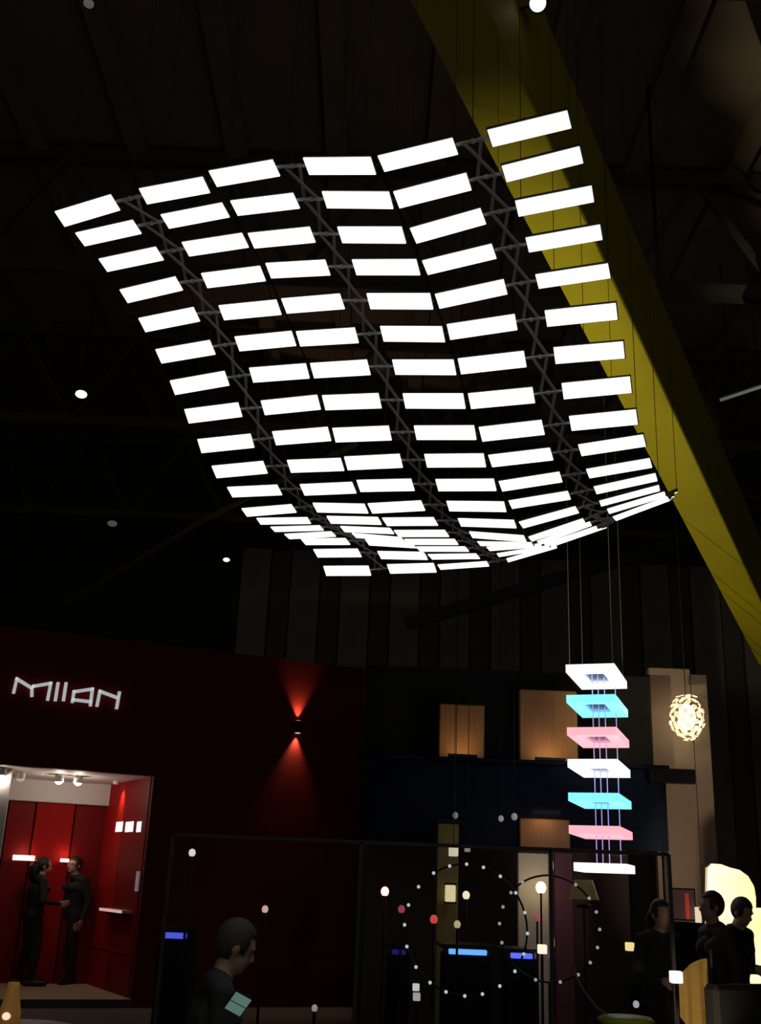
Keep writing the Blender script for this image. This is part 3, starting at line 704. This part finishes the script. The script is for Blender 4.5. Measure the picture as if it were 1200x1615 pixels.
# ------------------------------------------------------------------ lamps on stands among the visitors
def stand_lamp(px, py, Y, r, col, e, label, power=0.0, shape='globe', name='stand_lamp', lc=None):
    p = at(px, py, Y); t = tag(empty(name, (p.x, p.y, 0)), label, 'lamp')
    z = p.z
    if name == 'pendant_bulb':
        bm = bmesh.new(); tube(bm, [(0, 0, z + r), (0, 0, HZ + 0.02)], 0.004, 6); mesh('hanging_wire', bm, BLACK, t)
    else:
        bm = bmesh.new(); lathe(bm, [(0.11, 0), (0.11, 0.015), (0.02, 0.03)], 18); mesh('lamp_base', bm, BLACK, t)
        bm = bmesh.new(); tube(bm, [(0, 0, 0.02), (0, 0, z - r * 0.9)], 0.010, 8); mesh('lamp_pole', bm, BLACK, t)
    m = emis('glow_%s_%s' % (tuple(col), e), col, e)
    if shape == 'globe':
        bm = bmesh.new(); ball(bm, (0, 0, z), r, 14, 10, (1, 1, 1.15)); mesh('lamp_globe', bm, m, t, True)
    elif shape == 'cube':
        mbox('lamp_cube', (-r, -r, z - r), (r, r, z + r), m, t, r * 0.15)
    elif shape == 'shade':
        bm = bmesh.new(); lathe(bm, [(r, z - r * 0.6), (r * 0.6, z + r * 0.6), (r * 0.57, z + r * 0.6), (r * 0.97, z - r * 0.6)], 20); mesh('lamp_shade', bm, m, t, True)
        bm = bmesh.new(); ball(bm, (0, 0, z - r * 0.2), r * 0.25, 10, 7); mesh('bulb', bm, m, t, True)
    if name != 'pendant_bulb': bm = bmesh.new(); lathe(bm, [(r * 0.45, z - r * 1.12), (r * 0.5, z - r * 0.95), (r * 0.3, z - r * 0.85)], 14); mesh('lamp_collar', bm, BLACK, t)
    if power and shape == 'shade': light('lamp_glow', 'POINT', (0, 0, z + r * 0.1), power, lc or col, t, size=0.02)
    return t
WARM = (1.0, 0.85, 0.6); REDL = (1.0, 0.10, 0.08)
stand_lamp(607, 1406, 9.6, 0.034, (1.0, 0.30, 0.24), 4.0, 'bright red white lamp left of the ring lamps', 1.1, lc=REDL)
stand_lamp(633, 1434, 10.0, 0.03, (0.7, 0.12, 0.2), 0.35, 'faint pink red lamp on the left ring lamp edge')
stand_lamp(684, 1450, 9.6, 0.032, REDL, 0.55, 'small red lamp inside the left ring lamp', 0.15, lc=REDL)
stand_lamp(847, 1448, 10.9, 0.03, (0.8, 0.18, 0.2), 0.3, 'faint red lamp inside the right ring lamp')
stand_lamp(418, 1434, 9.2, 0.026, (1.0, 0.55, 0.48), 0.6, 'small pinkish lamp before the dark red wall', 0.5, lc=REDL)
stand_lamp(735, 1412, 10.6, 0.034, WARM, 0.9, 'small warm white lamp right of the olive column')
stand_lamp(721, 1458, 9.45, 0.028, (0.85, 0.75, 0.4), 0.45, 'small dull yellow lamp low by the olive column')
stand_lamp(853, 1400, MY - 0.5, 0.05, (1.0, 0.80, 0.45), 14.0, 'warm lamp glowing at the foot of the cream screen', 1.6)
stand_lamp(855, 1497, 9.7, 0.036, (1.0, 0.85, 0.65), 1.1, 'warm white cube lamp right of the blue lit counters', 0.3, 'cube')
stand_lamp(993, 1493, 10.0, 0.034, (1.0, 0.78, 0.3), 0.9, 'amber cube lamp under the hanging stacked lamp', 0.25, 'cube')
stand_lamp(1066, 1541, 7.5, 0.036, (0.95, 0.95, 1.0), 1.1, 'white cube lamp below the dark cabinet', 0.0, 'cube')
stand_lamp(303, 1345, 8.6, 0.026, (0.95, 0.92, 0.85), 0.7, 'tiny white lamp beside the red room')
stand_lamp(920, 1403, 9.6, 0.13, (0.55, 0.36, 0.14), 0.05, 'dim brown shaded lamp under the hanging stacked lamp', 0.25, 'shade', lc=(1, 0.7, 0.35))
stand_lamp(1049, 1424, 12.6, 0.07, (1.0, 0.85, 0.55), 0.6, 'warm shaded lamp at the foot of the beige pillar', 2.2, 'shade')
stand_lamp(715, 1343, 11.2, 0.045, (0.9, 0.88, 0.62), 0.55, 'pale square bulb hanging before the olive column', 0.0, 'cube', 'pendant_bulb')
stand_lamp(737, 1339, 11.4, 0.028, (0.75, 0.7, 0.66), 0.2, 'faint square bulb hanging right of the pale square bulb', 0.0, 'cube', 'pendant_bulb')
stand_lamp(656, 1557, 7.75, 0.022, (0.85, 0.88, 0.85), 0.55, 'small white cube lamp low left of the ring lamps', 0.0, 'cube')
stand_lamp(657, 1572, 7.2, 0.022, (0.8, 0.83, 0.8), 0.35, 'dimmer white cube lamp just below its twin', 0.0, 'cube')
stand_lamp(718, 1286, 11.5, 0.03, (0.7, 0.72, 0.72), 0.13, 'faint lamp high over the left ring lamp', 0.0, 'globe', 'pendant_bulb')
stand_lamp(790, 1291, 11.5, 0.028, (0.8, 0.82, 0.85), 0.18, 'faint lamp high between the ring lamps', 0.0, 'globe', 'pendant_bulb')
stand_lamp(811, 1288, 11.3, 0.032, (0.75, 0.78, 0.75), 0.16, 'faint lamp just left of the low brown board', 0.0, 'globe', 'pendant_bulb')

# ------------------------------------------------------------------ ring lamps with bulbs
def ring_lamp(pts, cx, cy, rp, Y, label, bulb_e):
    c = at(cx, cy, Y); t = tag(empty('ring_lamp', (c.x, c.y, 0)), label, 'ring lamp', 'ring lamps of small bulbs')
    R = (at(cx + rp, cy, Y) - c).length
    bm = bmesh.new(); nseg = 48
    tube(bm, [(R * math.cos(2 * math.pi * k / nseg), 0.03, c.z + R * math.sin(2 * math.pi * k / nseg)) for k in range(nseg + 1)], 0.008, 8, False)
    mesh('ring', bm, BLACK, t, True)
    bm = bmesh.new(); tube(bm, [(0, 0.03, 0.02), (0, 0.03, c.z - R)], 0.014, 8); mesh('stand_pole', bm, BLACK, t)
    bm = bmesh.new(); lathe(bm, [(0.22, 0), (0.22, 0.015), (0.03, 0.03)], 20, Matrix.Translation((0, 0.03, 0))); mesh('stand_base', bm, BLACK, t)
    bm = bmesh.new(); ball(bm, (0, 0, 0), 0.0135, 10, 7); b0 = mesh('bulb', bm, emis('ring_bulb_%s' % bulb_e, (0.86, 0.92, 0.95), bulb_e), t, True)
    for k, a in enumerate(pts):
        o = b0 if k == 0 else link(b0.copy(), t)
        a = math.radians(a); o.location = (R * math.cos(a), 0.012, c.z + R * math.sin(a))
def angs(pp, cx, cy): return [math.degrees(math.atan2(cy - y, x - cx)) + 2.3 for x, y in pp]
L1 = [(684, 1379), (662, 1403), (646, 1430), (640, 1459), (644, 1490), (656, 1520), (676, 1544), (700, 1560), (730, 1569), (759, 1564), (787, 1551), (812, 1529), (824, 1502), (830, 1472), (826, 1442), (814, 1413), (792, 1387), (767, 1369), (739, 1361), (710, 1365)]
L2 = [(788, 1457), (791, 1485), (794, 1432), (806, 1409), (823, 1388), (916, 1394), (935, 1418), (943, 1440), (945, 1466), (942, 1493), (930, 1516), (910, 1535), (880, 1546), (840, 1542)]
ring_lamp(angs(L1, 735, 1465), 735, 1465, 97, 9.0, 'left ring lamp of small white bulbs behind the glass', 0.55)
ring_lamp(angs(L2, 867, 1464), 867, 1464, 79, 9.3, 'right ring lamp of dim white bulbs behind the glass', 0.30)

# ------------------------------------------------------------------ counters with blue light strips
def counter(px0, px1, py, Y, col, e, label, depth=0.5, m=NAVY):
    a, b = at(px0, py, Y), at(px1, py, Y); c = (a + b) / 2; L = (b - a).length / 2; z = c.z
    t = tag(empty('counter', (c.x, Y, 0)), label, 'counter')
    mbox('counter_body', (-L - 0.04, 0.02, 0.0), (L + 0.04, depth, z - 0.02), m, t, 0.01)
    mbox('counter_top', (-L - 0.08, -0.02, z + 0.03), (L + 0.08, depth + 0.04, z + 0.06), BLACK, t, 0.006)
    mbox('top_spacer', (-L - 0.02, 0.05, z - 0.02), (L + 0.02, depth - 0.03, z + 0.03), BLACK, t)
    mbox('light_strip', (-L, 0.0, z - 0.02), (L, 0.05, z + 0.022), emis('strip_%s_%s' % (tuple(col), e), col, e), t, 0.006)
counter(708, 768, 1502, 9.9, (0.16, 0.45, 1.0), 1.0, 'dark counter with a bright blue light strip inside the left ring lamp')
counter(806, 840, 1508, 9.9, (0.12, 0.16, 1.0), 1.0, 'dark counter with a short violet blue strip between the ring lamps', 0.4)
counter(258, 293, 1476, 9.0, (0.10, 0.12, 0.9), 0.75, 'dark counter with a deep blue strip right of the red room', 0.4)
counter(618, 640, 1502, 10.4, (0.04, 0.04, 0.5), 0.2, 'dark counter with a faint blue strip left of the ring lamps', 0.4)

# ================================================================== GLASS PARTITION
GY = 8.0
gp = tag(empty('glass_partition', (0.4, GY, 0)), 'dark framed glass partition across the lower middle of the picture', 'partition')
xs = [-1.38, -0.04, 1.30, 2.14]
FRM = mat('partition_frame', (0.03, 0.028, 0.026), 0.5, 0.3)
bm = bmesh.new(); bar(bm, (xs[0] - 0.4, 0, 1.90), (xs[-1] - 0.4, 0, 1.90), 0.03, 0.025); mesh('top_rail', bm, FRM, gp)
bm = bmesh.new(); bar(bm, (xs[0] - 0.4, 0, 0.03), (xs[-1] - 0.4, 0, 0.03), 0.05, 0.06); mesh('bottom_rail', bm, FRM, gp)
for x in xs: mbox('post', (x - 0.4 - 0.012, -0.015, 0.0), (x - 0.4 + 0.012, 0.015, 1.90), FRM, gp)
for x0, x1 in zip(xs, xs[1:]): mbox('pane', (x0 - 0.4 + 0.02, -0.004, 0.06), (x1 - 0.4 - 0.02, 0.004, 1.88), GLASS, gp)

# ================================================================== HANGING STACKED LAMP
PY = 10.0
pc = at_z(944, 1064, 3.6); pc = Vector((2.165, 10.37, 0))
st = tag(empty('stacked_pendant_lamp', (pc.x, pc.y, 1.75)), 'hanging stack of glowing white, blue and pink square frames', 'pendant lamp')
PRZ = math.radians(-20.0)
WHT, CYN, PNK = (1.0, 1.0, 1.0), (0.20, 0.72, 1.0), (1.0, 0.36, 0.42)
def frame(z, wx, wy, th, bw, col, e, dx=0.0):
    R = Matrix.Rotation(PRZ, 4, 'Z'); R.translation = Vector((dx, 0, z - 1.75))
    bm = bmesh.new()
    box(bm, (-wx, -wy, -th), (wx, -wy + bw, th), R); box(bm, (-wx, wy - bw, -th), (wx, wy, th), R)
    box(bm, (-wx, -wy + bw, -th), (-wx + bw, wy - bw, th), R); box(bm, (wx - bw, -wy + bw, -th), (wx, wy - bw, th), R)
    f = mesh('glowing_frame', bm, emis('frame_%s' % (tuple(col),), col, e), st)
    bm = bmesh.new(); box(bm, (-wx + bw, -wy + bw, 0.0), (wx - bw, wy - bw, th * 0.6), R)
    mesh('inner_plate', bm, mat('mirror_plate', (0.35, 0.4, 0.6), 0.25, 0.8), f)
    return f
ZS = [3.607, 3.322, 3.024, 2.737, 2.440, 2.156]
for z, c in zip(ZS, (WHT, CYN, PNK, WHT, CYN, PNK)): frame(z, 0.225, 0.46, 0.036, 0.115, c, 1.35)
frame(1.845, 0.235, 0.30, 0.036, 0.10, WHT, 1.35, 0.02)
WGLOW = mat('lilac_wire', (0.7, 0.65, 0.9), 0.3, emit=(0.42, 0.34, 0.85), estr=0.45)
for (px, mm) in ((937, WGLOW), (948, WGLOW), (960, WGLOW), (981, WGLOW)):
    q = at(px, 1290, pc.y); bm = bmesh.new(); tube(bm, [(q.x - pc.x, (px - 955) * 0.004, 1.83 - 1.75), (q.x - pc.x, (px - 955) * 0.004, 3.66 - 1.75)], 0.0045, 8); mesh('lit_wire', bm, mm, st)
for (sx, sy) in ((-0.2, -0.38), (0.2, -0.38), (-0.2, 0.38), (0.2, 0.38)):
    bm = bmesh.new(); v = Matrix.Rotation(PRZ, 3, 'Z') @ Vector((sx, sy, 0)); tube(bm, [v + Vector((0, 0, 3.65 - 1.75)), v + Vector((0, 0, HZ - 1.75))], 0.004, 6); mesh('hanging_wire', bm, STEEL, st)

# ================================================================== BEIGE PILLAR AND CLUSTER LAMP
pl = tag(empty('beige_pillar', (3.68, 13.0, 0)), 'tall beige pillar at the right behind the cluster lamp', 'pillar')
BEIGE = mat('beige_board', (0.19, 0.135, 0.115), 0.8, noise=0.08, scale=3)
mbox('pillar_board', (-0.33, 0, 0), (0.165, 0.10, 4.26), BEIGE, pl, 0.006)
mbox('pillar_board', (0.175, 0.01, 0), (0.37, 0.10, 4.20), BEIGE, pl, 0.006)
mbox('pillar_core', (-0.30, 0.10, 0), (0.34, 0.5, 4.15), BLACK, pl)
mbox('kick_board', (-0.36, -0.025, 0), (0.38, -0.001, 0.12), BLACK, pl)
cp = at(1083, 1131, 12.55)
cl = tag(empty('cluster_lamp', cp), 'warm glowing oval cluster lamp of small discs before the beige pillar', 'pendant lamp')
bm = bmesh.new(); ball(bm, (0, 0, 0), 0.10, 16, 10, (1, 1, 1.5)); mesh('lamp_core', bm, emis('cluster_core', (1, 0.84, 0.5), 14.0), cl, True)
bm = bmesh.new(); lathe(bm, [(0.001, 0.004), (0.03, 0.004), (0.034, 0.0), (0.03, -0.004), (0.001, -0.004)], 10); d0 = mesh('glass_disc', bm, emis('cluster_disc', (1.0, 0.84, 0.48), 0.95), cl)
N = 70
for k in range(N):
    zz = 1 - 2 * (k + 0.5) / N; a = k * 2.39996; rr = math.sqrt(1 - zz * zz)
    nrm = Vector((rr * math.cos(a), rr * math.sin(a), zz)); o = d0 if k == 0 else link(d0.copy(), cl)
    o.location = Vector((nrm.x * 0.19, nrm.y * 0.19, nrm.z * 0.27)) * (0.92 + 0.12 * random.random()); o.rotation_euler = (nrm + Vector((random.uniform(-.3, .3), random.uniform(-.3, .3), random.uniform(-.3, .3)))).to_track_quat('Z', 'Y').to_euler()
bm = bmesh.new(); tube(bm, [(0, 0, 0.15), (0, 0, HZ - cp.z)], 0.005, 6); mesh('hanging_wire', bm, BLACK, cl)

# ================================================================== RIGHT STAND, BRIGHT CREAM WALL
CY = 11.0
def outline(name, pts, Y, th, m, par, org):
    bm = bmesh.new(); A = [at(x, y, Y) - org for x, y in pts]
    f = [bm.verts.new(p) for p in A]; b = [bm.verts.new(p + Vector((0, th, 0))) for p in A]
    bm.faces.new(f); bm.faces.new(b[::-1]); n = len(f)
    for i in range(n): bm.faces.new((f[i], f[(i + 1) % n], b[(i + 1) % n], b[i]))
    return mesh(name, bm, m, par)
cw = tag(empty('cream_stand', (3.9, CY, 0)), 'bright cream stand wall with a rounded top at the right edge', 'stand')
CRM = mat('bright_cream_wall', (0.78, 0.66, 0.45), 0.75, noise=0.08, scale=4)
outline('rounded_backdrop', [(1116, 1368), (1122, 1362), (1136, 1363), (1150, 1368), (1166, 1372), (1180, 1382), (1189, 1398), (1192, 1416), (1193, 1640), (1114, 1640)], CY, 0.08, CRM, cw, Vector((3.9, CY, 0)))
outline('low_wall', [(1150, 1432), (1290, 1432), (1290, 1660), (1150, 1660)], CY - 0.35, 0.08, CRM, cw, Vector((3.9, CY, 0)))
outline('plinth', [(1108, 1640), (1290, 1640), (1290, 1662), (1108, 1662)], CY - 0.45, 0.5, mat('stand_plinth', (0.06, 0.05, 0.04), 0.6), cw, Vector((3.9, CY, 0)))
def spot_on_stand(px, py, Y, tx, ty, TY, power, label, spot=70):
    p = at(px, py, Y); q = at(tx, ty, TY)
    t = tag(empty('added_stand_spotlight', p), label, 'spotlight')
    d = (q - p).normalized(); M = d.to_track_quat('-Z', 'Y').to_matrix().to_4x4()
    bm = bmesh.new(); lathe(bm, [(0.02, 0.07), (0.035, 0.05), (0.04, -0.03), (0.036, -0.03), (0.03, 0.0)], 14, M); mesh('lamp_housing', bm, BLACK, t, True)
    bm = bmesh.new(); tube(bm, [(0, 0.02, 0.02), (0, 0.02, -p.z)], 0.012, 8); mesh('stand_pole', bm, BLACK, t)
    bm = bmesh.new(); lathe(bm, [(0.14, -p.z), (0.14, -p.z + 0.015), (0.02, -p.z + 0.03)], 16, Matrix.Translation((0, 0.02, 0))); mesh('stand_base', bm, BLACK, t)
    light('added_stand_spot_light', 'SPOT', d * 0.04, power, (1, 0.80, 0.5), t, target=d * 2, size=0.04, spot=spot, blend=0.7)
spot_on_stand(1117, 1418, CY - 1.0, 1142, 1392, CY, 150, 'added dark spotlight on a pole aimed at the rounded cream wall', 60)  # this lamp and the next are added to brighten the cream wall
spot_on_stand(1215, 1560, CY - 1.1, 1190, 1480, CY - 0.35, 70, 'added dark spotlight on a pole low before the cream wall', 80)
# red picture and cream lamp block on a dark display cabinet
cab_a, cab_b = at(1060, 1454, 9.6), at(1107, 1456, 9.6)
cab = tag(empty('display_cabinet', ((cab_a.x + cab_b.x) / 2, 9.6, 0)), 'dark display cabinet under the red picture', 'cabinet'); hw = (cab_b.x - cab_a.x) / 2; hz = cab_a.z
mbox('cabinet_body', (-hw, 0, 0.06), (hw, 0.4, hz - 0.025), BLACK, cab, 0.006); mbox('cabinet_top', (-hw - 0.02, -0.02, hz - 0.025), (hw + 0.02, 0.42, hz), NAVY, cab, 0.004)
for sx in (-1, 1):
    dr = mbox('cabinet_door', (min(0.006 * sx, (hw - 0.01) * sx), -0.012, 0.1), (max(0.006 * sx, (hw - 0.01) * sx), 0.0, hz - 0.05), NAVY, cab, 0.003)
    mbox('door_handle', (sx * 0.02 - 0.005, -0.03, hz * 0.55), (sx * 0.02 + 0.005, -0.012, hz * 0.68), STEEL, dr)
a, b = at(1059, 1400, 9.8), at(1100, 1453, 9.8)
pic = tag(empty('red_picture', ((a.x + b.x) / 2, 9.82, b.z)), 'dark picture with a red streak standing on the display cabinet', 'picture'); hw = (b.x - a.x) / 2; hh = a.z - b.z
mbox('picture_frame', (-hw, 0, 0), (hw, 0.03, hh), BLACK, pic, 0.004)
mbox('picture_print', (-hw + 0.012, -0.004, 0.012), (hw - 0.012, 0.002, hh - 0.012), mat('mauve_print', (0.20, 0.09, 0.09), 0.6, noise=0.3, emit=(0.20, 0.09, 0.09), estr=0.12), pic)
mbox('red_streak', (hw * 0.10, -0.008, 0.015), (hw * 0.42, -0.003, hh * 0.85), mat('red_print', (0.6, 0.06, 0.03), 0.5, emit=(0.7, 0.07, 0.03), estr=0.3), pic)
p = at(1101, 1444, 9.75)
o = tag(empty('block_lamp', p), 'small cream block lamp beside the red picture', 'lamp'); mbox('lamp_block', (-0.022, -0.022, -0.062), (0.022, 0.022, 0.068), emis('block_glow', (1, 0.85, 0.6), 0.75), o, 0.004)
mbox('lamp_foot', (-0.03, -0.03, -0.07), (0.03, 0.03, -0.062), BLACK, o)

# ------------------------------------------------------------------ visitors and furniture at the right
def put(pose, px, py, Y, rz, label, j, t, hair=HAIRM, scale=None, headz=1.66):
    p = at(px, py, Y); s = scale or p.z / headz
    return person(pose, (p.x, p.y, 0), math.radians(rz), label, j, t, hair, s)
put('down', 1125, 1424, 9.1, 100, 'person in dark brown standing before the bright cream wall', BROWNC, BLKC)
rd = put('hold', 1150, 1440, 9.8, -140, 'person in dark clothes reading a sheet before the cream wall', BLKC, BLKC, headz=1.60)
put('talk', 1038, 1436, 9.0, 200, 'person in black left of the red picture', BLKC, BLKC)
hs = rd.scale[2]; hp = Matrix.Rotation(rd.rotation_euler[2], 3, 'Z') @ Vector((0, 0.40, 1.27)) * hs + rd.location
sh = mbox('paper_sheet', (-0.07, -0.003, -0.10), (0.07, 0.003, 0.10), WHITE); sh.location = hp; sh.rotation_euler = (0.5, 0, rd.rotation_euler[2]); tag(sh, 'white sheet held up by the person before the cream wall', 'paper')
# dark armchair at the right edge
ax = at(1222, 1560, 7.5)
ch = tag(empty('armchair', (ax.x + 0.05, 7.6, 0), math.radians(25)), 'dark high backed armchair at the right edge', 'armchair')
UPH = cloth('dark_upholstery', (0.015, 0.014, 0.013))
mbox('seat', (-0.30, -0.28, 0.28), (0.30, 0.28, 0.45), UPH, ch, 0.03); mbox('backrest', (-0.32, 0.22, 0.40), (0.32, 0.36, 1.08), UPH, ch, 0.03)
for sx in (-1, 1):
    mbox('armrest', (sx * 0.34 - 0.06, -0.28, 0.28), (sx * 0.34 + 0.06, 0.30, 0.66), UPH, ch, 0.025)
    for sy in (-0.24, 0.28): mbox('leg', (sx * 0.28 - 0.02, sy - 0.02, 0.0), (sx * 0.28 + 0.02, sy + 0.02, 0.28), BLACK, ch)
# draped ochre banner and post
a, b = at(1088, 1512, 8.0), at(1117, 1512, 8.0)
bn = tag(empty('ochre_banner', (b.x - 0.01, 8.0, 0)), 'ochre fabric banner hanging from a dark post at the right', 'banner')
bm = bmesh.new(); tube(bm, [(0.03, 0, 0.0), (0.03, 0, b.z + 0.06)], 0.022, 10); mesh('post', bm, BLACK, bn)
bm = bmesh.new(); lathe(bm, [(0.16, 0), (0.16, 0.015), (0.03, 0.03)], 18, Matrix.Translation((0.03, 0, 0))); mesh('post_foot', bm, BLACK, bn)
bm = bmesh.new(); nx, nz = 14, 10; vv = []
for i in range(nx + 1):
    u = i / nx; col_ = []
    for j in range(nz + 1):
        v = j / nz; zt = b.z - 0.12 * u * u; zb = 0.55 + 0.30 * u
        col_.append(bm.verts.new((-0.20 * u, 0.018 * math.sin(u * 14) * (0.4 + 0.6 * v), zt + (zb - zt) * v)))
    vv.append(col_)
for i in range(nx):
    for j in range(nz): bm.faces.new((vv[i][j], vv[i + 1][j], vv[i + 1][j + 1], vv[i][j + 1]))
bmesh.ops.solidify(bm, geom=bm.faces[:], thickness=0.004)
mesh('banner_cloth', bm, cloth('ochre_cloth', (0.45, 0.28, 0.07)), bn, True)
spot_on_stand(1096, 1650, 7.1, 1103, 1560, 8.0, 14.0, 'added small dark spotlight on the floor lighting the ochre banner', 50)  # lamp added below the view to brighten the banner

# ------------------------------------------------------------------ foreground left: visitor with phone, table with amber lamp
fp = at(392, 1492, 4.7)
person('hold', (fp.x - 0.16, fp.y, 0), math.radians(-75), 'grey haired person in the dark foreground bent over a phone', GREYC, BLKC, HAIRG, fp.z / 1.62)
p = at(376, 1582, 4.45)
ph = tag(empty('phone', p, math.radians(20)), 'phone with a dim teal screen held in the dark foreground', 'phone'); ph.rotation_euler = (math.radians(55), math.radians(25), math.radians(10))
mbox('phone_body', (-0.037, -0.004, -0.072), (0.037, 0.004, 0.072), BLACK, ph, 0.003); mbox('phone_screen', (-0.033, -0.0055, -0.064), (0.033, -0.0038, -0.004), emis('teal_screen', (0.30, 0.55, 0.48), 0.26), ph)
mbox('phone_screen', (-0.033, -0.0055, 0.004), (0.033, -0.0038, 0.064), emis('teal_screen', (0.30, 0.55, 0.48), 0.26), ph)
tp = at(22, 1618, 6.0)
tb = tag(empty('bar_table', (tp.x, tp.y, 0)), 'dark round bar table at the lower left corner', 'table')
bm = bmesh.new(); lathe(bm, [(0.28, tp.z - 0.03), (0.30, tp.z - 0.02), (0.30, tp.z), (0.001, tp.z)], 28); mesh('table_top', bm, BLACK, tb)
bm = bmesh.new(); tube(bm, [(0, 0, 0.02), (0, 0, tp.z - 0.03)], 0.03, 12); mesh('table_column', bm, BLACK, tb)
bm = bmesh.new(); lathe(bm, [(0.24, 0), (0.24, 0.015), (0.04, 0.03)], 24); mesh('table_base', bm, BLACK, tb)
al = tag(empty('amber_lamp', (tp.x, tp.y - 0.1, tp.z)), 'amber glass candle lamp on the dark bar table', 'lamp')
bm = bmesh.new(); lathe(bm, [(0.045, 0.0), (0.05, 0.01), (0.055, 0.07), (0.042, 0.12), (0.028, 0.19), (0.03, 0.21)], 18); mesh('amber_glass', bm, mat('amber_glass', (0.5, 0.24, 0.05), 0.2, emit=(0.55, 0.24, 0.05), estr=0.12), al, True)
bm = bmesh.new(); ball(bm, (-0.0, -0.052, 0.06), 0.018, 10, 7, (1.2, 0.5, 1)); mesh('candle_glow', bm, emis('candle_glow', (1, 0.72, 0.55), 1.0), al, True)
bm = bmesh.new(); lathe(bm, [(0.05, 0.0), (0.056, 0.006), (0.05, 0.012)], 18); mesh('lamp_foot', bm, BLACK, al)

# lime bar stool with an arched back, and two small white lamps in the foreground
sp = at(987, 1603, 7.2)
bs = tag(empty('bar_stool', (sp.x, sp.y, 0)), 'lime seated bar stool with a thin arched back at the bottom edge', 'stool')
bm = bmesh.new(); lathe(bm, [(0.001, sp.z - 0.05), (0.15, sp.z - 0.045), (0.175, sp.z - 0.02), (0.15, sp.z), (0.001, sp.z + 0.005)], 24); mesh('seat', bm, mat('lime_vinyl', (0.35, 0.48, 0.03), 0.4, noise=0.08), bs, True)
A = [at(1000, 1625, 7.35), at(966, 1607, 7.3), at(940, 1588, 7.3), at(920, 1562, 7.3), at(909, 1541, 7.3), at(903, 1520, 7.32)]
bm = bmesh.new(); tube(bm, [q - Vector((sp.x, sp.y, 0)) for q in A], 0.009, 8); mesh('back_arch', bm, mat('brown_stool_tube', (0.16, 0.10, 0.06), 0.4), bs, True)
for k in range(4):
    a = math.radians(45 + 90 * k); bm = bmesh.new(); tube(bm, [(0.10 * math.cos(a), 0.10 * math.sin(a), sp.z - 0.045), (0.20 * math.cos(a), 0.20 * math.sin(a), 0.0)], 0.011, 8); mesh('leg', bm, BLACK, bs)
bm = bmesh.new(); tube(bm, [(0.165 * math.cos(2 * math.pi * k / 24), 0.165 * math.sin(2 * math.pi * k / 24), 0.27) for k in range(25)], 0.007, 6, False); mesh('foot_ring', bm, BLACK, bs)
stand_lamp(1003, 1584, 8.3, 0.022, (0.8, 0.82, 0.95), 0.4, 'small dim white lamp over the lime bar stool')
stand_lamp(496, 1590, 7.0, 0.018, (0.8, 0.8, 0.75), 0.25, 'tiny dim lamp at the bottom edge left of centre')
